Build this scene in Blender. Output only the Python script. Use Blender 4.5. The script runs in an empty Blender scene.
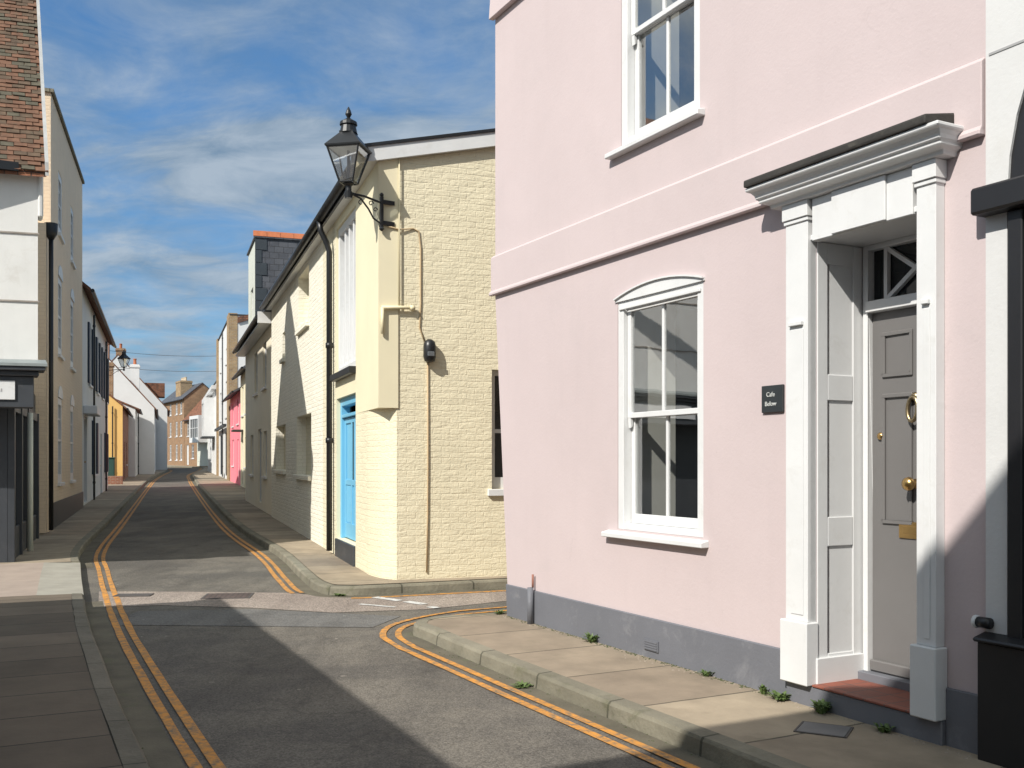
import bpy, bmesh, math, random
from mathutils import Vector, Matrix
from mathutils.geometry import tessellate_polygon
random.seed(7)
R = math.radians
scene = bpy.context.scene
COL = scene.collection

# ------------------------------------------------------------------ terrain
def g(y):
    return 0.0 if y < 13 else 0.011 * (min(y, 130) - 13)

TH = R(19.3)
NX, NY = math.cos(TH), math.sin(TH)          # across the far street
PH = R(27.7)
nX, nY = math.cos(PH), math.sin(PH)          # across the near street

def S(n, s):                                  # far street frame
    return (n * NX - s * NY, n * NY + s * NX)
def A(n, a):                                  # near street frame
    return (n * nX + a * nY, n * nY - a * nX)

# ------------------------------------------------------------------ materials
def nodes(name):
    m = bpy.data.materials.new(name); m.use_nodes = True
    nt = m.node_tree; nt.nodes.clear()
    out = nt.nodes.new('ShaderNodeOutputMaterial')
    b = nt.nodes.new('ShaderNodeBsdfPrincipled')
    nt.links.new(b.outputs[0], out.inputs[0])
    return m, nt, b, out

def N(nt, typ, **kw):
    n = nt.nodes.new(typ)
    for k, v in kw.items():
        if k.startswith('i_'):
            n.inputs[k[2:].replace('_', ' ')].default_value = v
        else:
            setattr(n, k, v)
    return n

def uvvec(nt, scale=(1, 1, 1), rot=0):
    tc = N(nt, 'ShaderNodeTexCoord')
    mp = N(nt, 'ShaderNodeMapping')
    mp.inputs['Scale'].default_value = scale
    mp.inputs['Rotation'].default_value = (0, 0, rot)
    nt.links.new(tc.outputs['UV'], mp.inputs['Vector'])
    return mp.outputs[0]

def noise(nt, vec, scale, detail=6, rough=.6, dist=0):
    n = N(nt, 'ShaderNodeTexNoise')
    n.inputs['Scale'].default_value = scale; n.inputs['Detail'].default_value = detail
    n.inputs['Roughness'].default_value = rough; n.inputs['Distortion'].default_value = dist
    nt.links.new(vec, n.inputs['Vector'])
    return n.outputs['Fac']

def ramp(nt, fac, a, b, lo=0.0, hi=1.0):
    m = N(nt, 'ShaderNodeMapRange')
    m.inputs['From Min'].default_value = a; m.inputs['From Max'].default_value = b
    m.inputs['To Min'].default_value = lo; m.inputs['To Max'].default_value = hi
    nt.links.new(fac, m.inputs['Value'])
    return m.outputs[0]

def mix(nt, fac, c1, c2, mode='MIX'):
    m = N(nt, 'ShaderNodeMix', data_type='RGBA', blend_type=mode)
    for i, v in ((0, fac), (6, c1), (7, c2)):
        if isinstance(v, (int, float)): m.inputs[i].default_value = v
        elif isinstance(v, tuple): m.inputs[i].default_value = (*v[:3], 1)
        else: nt.links.new(v, m.inputs[i])
    return m.outputs[2]

def bump(nt, b, h, strength=.3, dist=.01):
    bp = N(nt, 'ShaderNodeBump')
    bp.inputs['Strength'].default_value = strength; bp.inputs['Distance'].default_value = dist
    nt.links.new(h, bp.inputs['Height'])
    nt.links.new(bp.outputs[0], b.inputs['Normal'])

def math_(nt, op, a, b):
    m = N(nt, 'ShaderNodeMath', operation=op)
    for i, v in enumerate((a, b)):
        if isinstance(v, (int, float)): m.inputs[i].default_value = v
        else: nt.links.new(v, m.inputs[i])
    return m.outputs[0]

def scl(c, k): return tuple(min(1, x * k) for x in c)

def plain(name, c, rough=.6, var=.12, vs=1.2, bs=60, bstr=.15, bd=.004, streak=0, metal=0, spec=.5, dirt=None, dirt_amt=.3, ds=2.5, cracks=0, spots=None):
    m, nt, b, o = nodes(name)
    uv = uvvec(nt)
    f = ramp(nt, noise(nt, uv, vs, 8), .3, .7)
    col = mix(nt, f, scl(c, 1 - var), scl(c, 1 + var * .4))
    if streak:
        sv = uvvec(nt, (5, .35, 1))
        col = mix(nt, ramp(nt, noise(nt, sv, 1.6, 7), .5, .8, 0, streak), col, scl(c, .72))
    if dirt:
        df = ramp(nt, noise(nt, uv, ds, 10, .7, .4), .55, .72, 0, dirt_amt)
        col = mix(nt, df, col, dirt)
    if cracks:
        cv = N(nt, 'ShaderNodeTexVoronoi', feature='DISTANCE_TO_EDGE'); cv.inputs['Scale'].default_value = .42
        nz = N(nt, 'ShaderNodeTexNoise'); nz.inputs['Scale'].default_value = 2.2; nz.inputs['Detail'].default_value = 8
        nt.links.new(uv, nz.inputs['Vector'])
        va = N(nt, 'ShaderNodeVectorMath', operation='MULTIPLY_ADD'); nt.links.new(nz.outputs['Color'], va.inputs[0]); va.inputs[1].default_value = (.9, .9, .9); nt.links.new(uv, va.inputs[2])
        nt.links.new(va.outputs[0], cv.inputs['Vector'])
        gate = ramp(nt, noise(nt, uv, .8, 2), .5, .6)
        col = mix(nt, math_(nt, 'MULTIPLY', ramp(nt, cv.outputs['Distance'], 0, .004, cracks, 0), gate), col, scl(c, .5))
    if spots:
        col = mix(nt, ramp(nt, noise(nt, uv, 17, 4, .55), .70, .76, 0, .5), col, spots)
    nt.links.new(col, b.inputs['Base Color'])
    b.inputs['Roughness'].default_value = rough
    b.inputs['Metallic'].default_value = metal
    b.inputs['Specular IOR Level'].default_value = spec
    if bstr: 
        h = math_(nt, 'ADD', noise(nt, uv, bs, 5), math_(nt, 'MULTIPLY', noise(nt, uv, bs * .07, 3), 2.2))
        bump(nt, b, h, bstr, bd)
    return m

def brick(name, c1, c2, mortar, bw=.225, rh=.075, ms=.008, rough=.85, bstr=.6, bd=.008, off=.5, var=.3, patch=None, patch_amt=.5, wob=.012, smooth=.15, pscale=1.4, relief=1.0, lump=0, spots=None):
    m, nt, b, o = nodes(name)
    uv = uvvec(nt)
    # wobble the courses a little
    nz = N(nt, 'ShaderNodeTexNoise'); nz.inputs['Scale'].default_value = 5; nz.inputs['Detail'].default_value = 4
    nt.links.new(uv, nz.inputs['Vector'])
    va = N(nt, 'ShaderNodeVectorMath', operation='MULTIPLY_ADD')
    nt.links.new(nz.outputs['Color'], va.inputs[0]); va.inputs[1].default_value = (wob * 2,) * 3
    nt.links.new(uv, va.inputs[2])
    t = N(nt, 'ShaderNodeTexBrick', offset=off)
    nt.links.new(va.outputs[0], t.inputs['Vector'])
    t.inputs['Color1'].default_value = (*c1, 1); t.inputs['Color2'].default_value = (*c2, 1); t.inputs['Mortar'].default_value = (*mortar, 1)
    t.inputs['Scale'].default_value = 1; t.inputs['Mortar Size'].default_value = ms; t.inputs['Mortar Smooth'].default_value = smooth
    t.inputs['Brick Width'].default_value = bw; t.inputs['Row Height'].default_value = rh
    f = ramp(nt, noise(nt, uv, 2.2, 8), .3, .7, 1 - var, 1 + var * .3)
    col = mix(nt, 1.0, t.outputs['Color'], f, 'MULTIPLY')
    if patch:
        pf = ramp(nt, noise(nt, uv, pscale, 9, .7, .3), .55, .72, 0, patch_amt)
        col = mix(nt, pf, col, patch)
    if spots:
        col = mix(nt, ramp(nt, noise(nt, uvvec(nt, (1, 1.6, 1)), 11, 5, .6), .69, .75, 0, .75), col, spots)
    nt.links.new(col, b.inputs['Base Color'])
    b.inputs['Roughness'].default_value = rough
    inv = math_(nt, 'MULTIPLY', math_(nt, 'SUBTRACT', 1.0, t.outputs['Fac']), relief)
    h = math_(nt, 'ADD', inv, math_(nt, 'MULTIPLY', noise(nt, uv, 26, 5), 1.1))
    h = math_(nt, 'ADD', h, math_(nt, 'MULTIPLY', noise(nt, uv, 5, 3), 1.2))
    if lump:
        h = math_(nt, 'ADD', h, math_(nt, 'MULTIPLY', noise(nt, uvvec(nt, (5, 13, 1)), 1.0, 5, .6, .6), lump))
    bump(nt, b, h, bstr, bd)
    return m

def asphalt(name, c, tint, fine=220, amt=.35, light=.35, cracks=.28):
    m, nt, b, o = nodes(name)
    uv = uvvec(nt)
    big = ramp(nt, noise(nt, uv, .6, 9, .7, .5), .40, .62)
    col = mix(nt, big, c, tint)
    tr = uvvec(nt, (1.0, .16, 1), R(27))
    col = mix(nt, ramp(nt, noise(nt, tr, 2.0, 6), .46, .70, 0, .55), col, scl(c, .6))
    v = N(nt, 'ShaderNodeTexVoronoi'); v.inputs['Scale'].default_value = 95
    nt.links.new(uv, v.inputs['Vector'])
    sp = ramp(nt, v.outputs['Color'], .1, .95, 1 - amt, 1 + light)
    col = mix(nt, 1.0, col, sp, 'MULTIPLY')
    # hairline cracks
    nz = N(nt, 'ShaderNodeTexNoise'); nz.inputs['Scale'].default_value = 3; nz.inputs['Detail'].default_value = 6
    nt.links.new(uv, nz.inputs['Vector'])
    va = N(nt, 'ShaderNodeVectorMath', operation='MULTIPLY_ADD')
    nt.links.new(nz.outputs['Color'], va.inputs[0]); va.inputs[1].default_value = (.5, .5, .5); nt.links.new(uv, va.inputs[2])
    cv = N(nt, 'ShaderNodeTexVoronoi', feature='DISTANCE_TO_EDGE'); cv.inputs['Scale'].default_value = .55
    nt.links.new(va.outputs[0], cv.inputs['Vector'])
    cf = ramp(nt, cv.outputs['Distance'], 0, .012, cracks, 0)
    col = mix(nt, cf, col, scl(c, .35))
    st = ramp(nt, noise(nt, uv, 1.7, 7, .7, .8), .57, .66, 0, .38)
    col = mix(nt, st, col, scl(c, .5))
    spk = ramp(nt, noise(nt, uv, 9, 3, .5), .72, .735, 0, .6)
    col = mix(nt, spk, col, scl(tint, 1.9))
    nt.links.new(col, b.inputs['Base Color'])
    b.inputs['Roughness'].default_value = .88
    b.inputs['Specular IOR Level'].default_value = .3
    bump(nt, b, v.outputs['Distance'], .5, .006)
    return m

def worn_paint(name, c, under, lo=.36, hi=.52):
    m, nt, b, o = nodes(name)
    uv = uvvec(nt)
    f = ramp(nt, noise(nt, uv, 14, 8, .75), lo, hi)
    f2 = ramp(nt, noise(nt, uv, 2.0, 4), .3, .7, .8, 1.05)
    col = mix(nt, f, under, mix(nt, 1.0, c, f2, 'MULTIPLY'))
    nt.links.new(col, b.inputs['Base Color'])
    b.inputs['Roughness'].default_value = .75
    bump(nt, b, noise(nt, uv, 120, 3), .4, .003)
    return m

def glass_dark(name, c=(.015, .018, .02), rough=.04):
    m, nt, b, o = nodes(name)
    uv = uvvec(nt)
    col = mix(nt, ramp(nt, noise(nt, uv, .9, 3), .35, .65), scl(c, .7), scl(c, 2.2))
    nt.links.new(col, b.inputs['Base Color'])
    b.inputs['Roughness'].default_value = rough
    b.inputs['Specular IOR Level'].default_value = .6
    bump(nt, b, noise(nt, uv, 1.6, 2), .12, .02)
    return m

def glass_clear(name, wav=.03, tint=(.93, .96, .95), boost=1.5):
    m, nt, b, o = nodes(name)
    nt.nodes.remove(b)
    uv = uvvec(nt)
    tr = N(nt, 'ShaderNodeBsdfTransparent'); tr.inputs[0].default_value = (*tint, 1)
    gl = N(nt, 'ShaderNodeBsdfGlossy'); gl.inputs['Roughness'].default_value = .01; gl.inputs[0].default_value = (1, 1, 1, 1)
    lw = N(nt, 'ShaderNodeLayerWeight'); lw.inputs['Blend'].default_value = .5
    sch = math_(nt, 'ADD', math_(nt, 'MULTIPLY', math_(nt, 'POWER', lw.outputs['Facing'], 4.0), .8), .2)
    bp = N(nt, 'ShaderNodeBump'); bp.inputs['Strength'].default_value = wav; bp.inputs['Distance'].default_value = .02
    nt.links.new(noise(nt, uv, 2.2, 2), bp.inputs['Height'])
    nt.links.new(bp.outputs[0], gl.inputs['Normal'])
    f = math_(nt, 'MINIMUM', math_(nt, 'MULTIPLY', sch, boost), 1.0)
    mx = N(nt, 'ShaderNodeMixShader')
    nt.links.new(f, mx.inputs[0]); nt.links.new(tr.outputs[0], mx.inputs[1]); nt.links.new(gl.outputs[0], mx.inputs[2])
    nt.links.new(mx.outputs[0], o.inputs[0])
    return m

MT = {}
MT['pink'] = plain('pink_render', (.545, .458, .458), .85, .06, .7, 45, .22, .006, streak=.10, dirt=(.46, .40, .40), dirt_amt=.38, ds=1.1, cracks=.12, spots=(.44, .37, .36))
MT['plinth'] = plain('grey_plinth_paint', (.15, .155, .175), .7, .15, 1.2, 40, .3, .006, dirt=(.30, .30, .31), dirt_amt=.5, ds=2.2)
MT['white'] = plain('white_gloss_paint', (.68, .685, .685), .42, .07, 2, 26, .25, .003, streak=.12, dirt=(.45, .43, .39), dirt_amt=.3, ds=5)
MT['whiter'] = plain('white_render', (.70, .695, .67), .85, .08, 1, 40, .25, .006, streak=.2, dirt=(.42, .38, .32), dirt_amt=.35, ds=1.6)
MT['whiteclean'] = plain('white_masonry_paint', (.70, .70, .69), .8, .06, 1, 40, .2, .006, dirt=(.55, .54, .5), dirt_amt=.2)
MT['door'] = plain('grey_door_paint', (.155, .149, .146), .42, .06, 2, 20, .06, .002)
MT['brass'] = plain('brass', (.62, .40, .16), .28, .15, 8, 40, .05, .001, metal=1)
MT['black'] = plain('black_metal_paint', (.013, .014, .016), .38, .2, 6, 60, .1, .002)
MT['blackwood'] = plain('black_shop_paint', (.014, .014, .016), .45, .2, 3, 30, .1, .002)
MT['charcoal'] = plain('charcoal_paint', (.045, .05, .058), .45, .15, 3, 30, .1, .002, dirt=(.12, .12, .12), dirt_amt=.3)
MT['lead'] = plain('weathered_lead', (.038, .035, .031), .75, .4, 5, 60, .4, .006, dirt=(.10, .092, .075), dirt_amt=.6, ds=7)
MT['quarry'] = brick('red_quarry_tiles', (.30, .095, .06), (.24, .08, .055), (.12, .08, .07), .15, .15, .004, .7, .3, .003, off=0, wob=.002)
MT['cream'] = brick('cream_painted_brick', (.77, .70, .51), (.75, .68, .495), (.73, .66, .48), .225, .076, .010, .75, .48, .014, var=.06, wob=.026, smooth=.8, patch=(.62, .56, .40), patch_amt=.45, pscale=2.6, spots=(.36, .30, .21), relief=.32, lump=1.9)
MT['creamfront'] = brick('pale_cream_painted_brick', (.78, .72, .54), (.75, .69, .52), (.72, .66, .5), .225, .076, .012, .75, .7, .012, var=.06, wob=.012, smooth=.4, relief=.32, lump=1.9)
MT['creamrender'] = plain('cream_render', (.76, .69, .49), .8, .05, 1.2, 30, .15, .004, streak=.06)
MT['whitebrick'] = brick('white_painted_brick', (.86, .82, .70), (.84, .80, .68), (.80, .76, .64), .225, .076, .012, .75, .7, .012, var=.06, wob=.01, smooth=.4, relief=.32, lump=1.9)
MT['blue'] = plain('sky_blue_paint', (.17, .47, .68), .4, .05, 2, 20, .06, .002)
MT['beige'] = brick('beige_painted_brick', (.84, .675, .49), (.82, .655, .475), (.78, .62, .45), .225, .076, .01, .8, .35, .008, var=.06, wob=.006, smooth=.4)
MT['beigelit'] = MT['beige']
MT['yellow'] = plain('yellow_render', (.78, .50, .17), .8, .07, 1, 30, .15, .004)
MT['redbrick'] = brick('red_brick', (.34, .13, .07), (.25, .09, .05), (.35, .29, .23), var=.3)
MT['yellowbrick'] = brick('yellow_stock_brick', (.40, .27, .13), (.32, .20, .10), (.38, .33, .26), var=.3)
MT['brownbrick'] = brick('brown_stock_brick', (.34, .19, .095), (.26, .14, .07), (.36, .30, .22), var=.3)
MT['rose'] = plain('bright_pink_render', (.80, .22, .27), .8, .05, 1, 30, .15, .004)
MT['creamgrey'] = plain('cream_grey_render', (.84, .77, .62), .8, .06, 1, 30, .15, .004)
MT['palegreen'] = plain('pale_grey_green_render', (.58, .60, .53), .8, .06, 1, 30, .15, .004)
MT['peach'] = plain('peach_render', (.74, .58, .38), .8, .06, 1, 30, .15, .004)
MT['slate'] = brick('slates', (.105, .11, .125), (.07, .075, .09), (.025, .026, .03), .30, .20, .007, .6, .7, .012, var=.3, wob=.003)
MT['clay'] = brick('clay_roof_tiles', (.33, .135, .07), (.20, .085, .05), (.05, .035, .03), .17, .1, .008, .85, .8, .015, var=.5, patch=(.13, .105, .075), patch_amt=.7, wob=.006, pscale=3)
MT['ridge'] = plain('orange_ridge_tile', (.48, .15, .06), .8, .25, 4, 30, .3, .006)
MT['pot'] = plain('terracotta_pot', (.45, .15, .07), .8, .2, 4, 30, .3, .006)
MT['potcream'] = plain('buff_pot', (.55, .45, .32), .8, .2, 4, 30, .3, .006)
MT['glass'] = glass_dark('dark_window_glass')
MT['clear'] = glass_clear('clear_window_glass')
MT['lampglass'] = glass_clear('lantern_glass', .02, (.86, .89, .9), 1.6)
MT['asphalt'] = asphalt('asphalt', (.108, .099, .088), (.172, .155, .13))
MT['asphaltpink'] = asphalt('old_pinkish_asphalt', (.27, .225, .195), (.33, .28, .24), amt=.5, light=.5, cracks=.2)
MT['asphaltdark'] = asphalt('newer_asphalt', (.125, .122, .117), (.165, .16, .152), cracks=.1)
MT['paving'] = brick('paving_slabs', (.37, .305, .22), (.24, .19, .14), (.10, .085, .06), .92, 7.0, .010, .9, .35, .006, var=.3, patch=(.19, .16, .11), patch_amt=.7, spots=(.13, .11, .08), wob=.008)
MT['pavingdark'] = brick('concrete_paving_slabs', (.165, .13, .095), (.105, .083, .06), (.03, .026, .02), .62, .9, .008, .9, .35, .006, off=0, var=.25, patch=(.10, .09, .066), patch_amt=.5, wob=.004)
MT['pavingred'] = brick('pinkish_block_paving', (.36, .29, .24), (.32, .26, .22), (.22, .18, .155), 3.0, .6, .006, .9, .4, .005, var=.2)
MT['kerb'] = brick('kerb_stone', (.24, .22, .165), (.19, .175, .13), (.09, .085, .06), .92, 5.0, .011, .9, .6, .012, var=.35, patch=(.10, .10, .055), patch_amt=.85, wob=.01, pscale=4)
MT['kerbpale'] = plain('pale_flush_kerb', (.34, .32, .27), .9, .25, 2, 40, .4, .008)
MT['gutter'] = plain('mossy_gutter_channel', (.13, .115, .082), .9, .4, 2.4, 70, .6, .008, dirt=(.10, .11, .055), dirt_amt=.7, ds=3.5)
MT['ypaint'] = worn_paint('worn_yellow_road_paint', (.64, .28, .045), (.17, .13, .085), .38, .56)
MT['wpaint'] = worn_paint('worn_white_road_paint', (.62, .62, .6), (.16, .15, .13), .36, .48)
MT['ground'] = plain('town_ground', (.11, .10, .085), .95, .3, .2, 6, .3, .05)
MT['iron'] = plain('cast_iron', (.085, .075, .07), .7, .3, 8, 60, .4, .006)
MT['ironred'] = brick('rusty_iron_cover', (.115, .08, .07), (.10, .07, .06), (.05, .04, .035), .06, .06, .006, .75, .6, .006, off=0)
MT['weed'] = plain('weed_leaf', (.115, .175, .05), .6, .4, 20, 40, .1, .002)
MT['moss'] = plain('moss', (.085, .095, .045), .95, .5, 14, 90, .8, .012)
MT['plaque'] = plain('dark_slate_plaque', (.028, .033, .036), .45, .2, 6, 60, .1, .002)
MT['letter'] = plain('pale_lettering', (.55, .56, .54), .6, .02, 2, 30, 0)
MT['gold'] = plain('gold_numeral', (.55, .42, .16), .5, .05, 2, 30, 0)
MT['greyletter'] = plain('grey_lettering', (.33, .33, .33), .6, .02, 2, 30, 0)
MT['darkblue'] = plain('navy_shutter_paint', (.02, .035, .06), .5, .1, 2, 30, .1, .003)
MT['green'] = plain('green_metal_paint', (.025, .075, .06), .5, .1, 2, 30, .1, .003)
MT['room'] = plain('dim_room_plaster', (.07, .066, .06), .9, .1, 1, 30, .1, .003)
MT['roomboard'] = plain('room_cream_paint', (.74, .71, .66), .8, .1, 1, 30, .1, .003)
MT['cable'] = plain('painted_cable', (.50, .37, .22), .7, .1, 3, 30, .1, .002)
MT['creampipe'] = plain('cream_pipe_paint', (.74, .66, .44), .6, .08, 3, 30, .1, .002)
MT['weatherboard'] = brick('white_weatherboard', (.66, .67, .66), (.63, .64, .63), (.25, .25, .25), 60, .15, .01, .6, .6, .02, off=0, wob=.001)
MT['sockets'] = plain('pale_blue_render', (.55, .66, .74), .8, .06, 1, 30, .15, .004)

# ------------------------------------------------------------------ mesh builder
class MB:
    def __init__(self): self.v = []; self.f = []
    def add(self, vs, fs):
        o = len(self.v); self.v += [tuple(p) for p in vs]; self.f += [tuple(i + o for i in f) for f in fs]; return self
    def box(self, x0, x1, y0, y1, z0, z1):
        return self.add([(x0, y0, z0), (x1, y0, z0), (x1, y1, z0), (x0, y1, z0), (x0, y0, z1), (x1, y0, z1), (x1, y1, z1), (x0, y1, z1)],
                        [(0, 3, 2, 1), (4, 5, 6, 7), (0, 1, 5, 4), (1, 2, 6, 5), (2, 3, 7, 6), (3, 0, 4, 7)])
    def poly(self, *ps): return self.add(ps, [tuple(range(len(ps)))])
    def slab(self, ps, th):                     # top polygon, thickened downwards
        k = len(ps); vs = list(ps) + [(p[0], p[1], p[2] - th) for p in ps]
        fs = [tuple(range(k)), tuple(range(2 * k - 1, k - 1, -1))] + [(i, i + k, (i + 1) % k + k, (i + 1) % k) for i in range(k)]
        return self.add(vs, fs)
    def prism(self, ps, vec):                   # polygon extruded along vec
        k = len(ps); vs = list(ps) + [tuple(Vector(p) + Vector(vec)) for p in ps]
        fs = [tuple(range(k)), tuple(range(2 * k - 1, k - 1, -1))] + [(i, i + k, (i + 1) % k + k, (i + 1) % k) for i in range(k)]
        return self.add(vs, fs)
    def tube(self, pts, r, n=8, caps=True):
        pts = [Vector(p) for p in pts]; rs = r if isinstance(r, (list, tuple)) else [r] * len(pts)
        rings = []; up0 = None
        for i, p in enumerate(pts):
            d = (pts[min(i + 1, len(pts) - 1)] - pts[max(i - 1, 0)]).normalized()
            if up0 is None:
                up0 = d.orthogonal().normalized()
            else:
                up0 = (up0 - d * up0.dot(d)).normalized()
            b = d.cross(up0)
            rings.append([p + (up0 * math.cos(2 * math.pi * k / n) + b * math.sin(2 * math.pi * k / n)) * rs[i] for k in range(n)])
        vs = [q for ring in rings for q in ring]; fs = []
        for i in range(len(pts) - 1):
            for k in range(n):
                fs.append((i * n + k, i * n + (k + 1) % n, (i + 1) * n + (k + 1) % n, (i + 1) * n + k))
        if caps: fs += [tuple(range(n - 1, -1, -1)), tuple((len(pts) - 1) * n + k for k in range(n))]
        return self.add(vs, fs)
    def lathe(self, prof, c=(0, 0, 0), n=16, axis='z', rot=0):  # prof: (r, h)
        vs = []; fs = []
        for r, h in prof:
            for k in range(n):
                t = 2 * math.pi * k / n + rot
                p = (r * math.cos(t), r * math.sin(t), h)
                if axis == 'y': p = (p[0], h, p[1])
                if axis == 'x': p = (h, p[0], p[1])
                vs.append((p[0] + c[0], p[1] + c[1], p[2] + c[2]))
        for i in range(len(prof) - 1):
            for k in range(n):
                fs.append((i * n + k, i * n + (k + 1) % n, (i + 1) * n + (k + 1) % n, (i + 1) * n + k))
        fs += [tuple(range(n - 1, -1, -1)), tuple((len(prof) - 1) * n + k for k in range(n))]
        return self.add(vs, fs)
    def holes(self, x0, x1, z0, z1, hs, y=0.0, rev=.12):
        xs = sorted({x0, x1, *[h[0] for h in hs], *[h[1] for h in hs]}); zs = sorted({z0, z1, *[h[2] for h in hs], *[h[3] for h in hs]})
        xs = [x for x in xs if x0 <= x <= x1]; zs = [z for z in zs if z0 <= z <= z1]
        for i in range(len(xs) - 1):
            for j in range(len(zs) - 1):
                cx = (xs[i] + xs[i + 1]) / 2; cz = (zs[j] + zs[j + 1]) / 2
                if any(h[0] < cx < h[1] and h[2] < cz < h[3] for h in hs): continue
                self.poly((xs[i], y, zs[j]), (xs[i + 1], y, zs[j]), (xs[i + 1], y, zs[j + 1]), (xs[i], y, zs[j + 1]))
        for a, b, c, d in [h[:4] for h in hs]:
            r = y + rev
            self.poly((a, y, c), (a, y, d), (a, r, d), (a, r, c)); self.poly((b, y, d), (b, y, c), (b, r, c), (b, r, d))
            self.poly((a, y, d), (b, y, d), (b, r, d), (a, r, d)); self.poly((b, y, c), (a, y, c), (a, r, c), (b, r, c))
        return self
    def build(self, name, mat, parent=None, smooth=False, bevel=0, uvfn=None, merge=True, seg=1):
        zb = parent_z(parent)
        me = bpy.data.meshes.new(name)
        me.from_pydata(self.v, [], self.f); me.update()
        bm = bmesh.new(); bm.from_mesh(me)
        if merge: bmesh.ops.remove_doubles(bm, verts=bm.verts, dist=1e-5)
        bmesh.ops.recalc_face_normals(bm, faces=bm.faces) if merge else None
        if bevel:
            es = [e for e in bm.edges if len(e.link_faces) == 2 and e.calc_face_angle(0) > .6]
            bmesh.ops.bevel(bm, geom=es, offset=bevel, segments=seg, affect='EDGES', profile=.6, clamp_overlap=True)
        uvl = bm.loops.layers.uv.new('UVMap'); bm.normal_update()
        for f in bm.faces:
            nn = f.normal; f.smooth = smooth
            if abs(nn.z) > .95: t, b = Vector((1, 0, 0)), Vector((0, 1, 0))
            else:
                t = Vector((0, 0, 1)).cross(nn).normalized(); b = nn.cross(t)
                if abs(nn.z) < .2: b = Vector((0, 0, 1))
            for l in f.loops:
                p = l.vert.co
                l[uvl].uv = uvfn(p) if uvfn else (p.dot(t), p.dot(b))
        if zb:
            for v in bm.verts: v.co.z -= zb
        bm.to_mesh(me); bm.free()
        me.materials.append(mat)
        o = bpy.data.objects.new(name, me); COL.objects.link(o)
        if parent: o.parent = parent
        return o

ZB = {}
def parent_z(p):
    while p is not None:
        if p.name in ZB: return ZB[p.name]
        p = p.parent
    return 0

def tag(o, label, cat, group=None):
    o['label'] = label; o['category'] = cat
    if group: o['group'] = group
    return o
def struct(o, kind='structure'):
    o['kind'] = kind; return o
def thing(name, label, cat, x, y, rz=0, zb=0, group=None):
    o = bpy.data.objects.new(name, None); o.empty_display_size = .3; COL.objects.link(o)
    o.location = (x, y, zb); o.rotation_euler = (0, 0, rz); ZB[o.name] = zb
    return tag(o, label, cat, group)

def text_mesh(name, body, size, mat, parent, pos, ex=.002, align='CENTER', rot=(math.pi / 2, 0, 0)):
    cu = bpy.data.curves.new(name, 'FONT'); cu.body = body; cu.size = size; cu.extrude = ex; cu.align_x = align; cu.align_y = 'CENTER'
    tmp = bpy.data.objects.new('tmp', cu); COL.objects.link(tmp)
    bpy.context.view_layer.update()
    me = bpy.data.meshes.new_from_object(tmp.evaluated_get(bpy.context.evaluated_depsgraph_get()))
    bpy.data.objects.remove(tmp); bpy.data.curves.remove(cu)
    me.materials.clear(); me.materials.append(mat)
    o = bpy.data.objects.new(name, me); COL.objects.link(o); o.parent = parent
    o.location = (pos[0], pos[1], pos[2] - parent_z(parent)); o.rotation_euler = rot
    return o

# ------------------------------------------------------------------ building helpers (local: x along front, y into house, z up)
def window(h, x0, x1, z0, z1, y=.1, cols=2, rows=2, mat='white', glass='glass', sill=True, fw=.06, mun=.022, sash=True, label=None, sillmat=None, arch=0, so=.06):
    m = MB()
    m.box(x0, x0 + fw, y - .04, y + .05, z0, z1); m.box(x1 - fw, x1, y - .04, y + .05, z0, z1)
    m.box(x0 + fw, x1 - fw, y - .039, y + .049, z1 - fw, z1); m.box(x0 + fw, x1 - fw, y - .039, y + .049, z0, z0 + fw * 1.2)
    zm = (z0 + z1) / 2
    if sash: m.box(x0 + fw, x1 - fw, y - .03, y + .035, zm - .025, zm + .025)
    for k in range(1, cols):
        xc = x0 + fw + (x1 - x0 - 2 * fw) * k / cols
        m.box(xc - mun / 2, xc + mun / 2, y - .02, y + .03, z0 + fw * 1.2, z1 - fw)
    for k in range(1, rows):
        zc = z0 + (z1 - z0) * k / rows
        if sash and abs(zc - zm) < .06: continue
        m.box(x0 + fw, x1 - fw, y - .018, y + .028, zc - mun / 2, zc + mun / 2)
    w = m.build('window', MT[mat], h)
    if label: w['label'] = label
    MB().poly((x0 + .02, y + .01, z0 + .02), (x1 - .02, y + .01, z0 + .02), (x1 - .02, y + .01, z1 - .02), (x0 + .02, y + .01, z1 - .02)).build('pane', MT[glass], w)
    if sill:
        MB().box(x0 - .07, x1 + .07, -so, y - .042, z0 - .075, z0 - .002).build('sill', MT[sillmat or mat], w, bevel=.006)
    return w

def door(h, x0, x1, z0, z1, y=.1, mat='darkblue', frame='white', panels=((.12, .45), (.52, .92)), handle=True, glazed=False):
    fw = .06
    f = MB().box(x0, x0 + fw, y - .05, y + .06, z0, z1).box(x1 - fw, x1, y - .05, y + .06, z0, z1).box(x0 + fw, x1 - fw, y - .049, y + .059, z1 - fw, z1)
    d = MB().box(x0 + fw + .004, x1 - fw - .004, y, y + .045, z0, z1 - fw - .004)
    w = x1 - x0 - 2 * fw; hh = z1 - z0 - fw
    for a, b in panels:
        for (u0, u1) in ((.12, .46), (.54, .88)):
            d.box(x0 + fw + w * u0, x0 + fw + w * u1, y - .012, y - .0005, z0 + hh * a, z0 + hh * b)
    do = d.build('door', MT[mat], h, bevel=.004)
    f.build('door_frame', MT[frame], do)
    if handle:
        MB().lathe([(.01, 0), (.012, -.03), (.028, -.045), (.03, -.06), (.018, -.072)], (x1 - fw - .08, y, z0 + hh * .48), 10, 'y').build('handle', MT['brass'], do, smooth=True)
    return do

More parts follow.
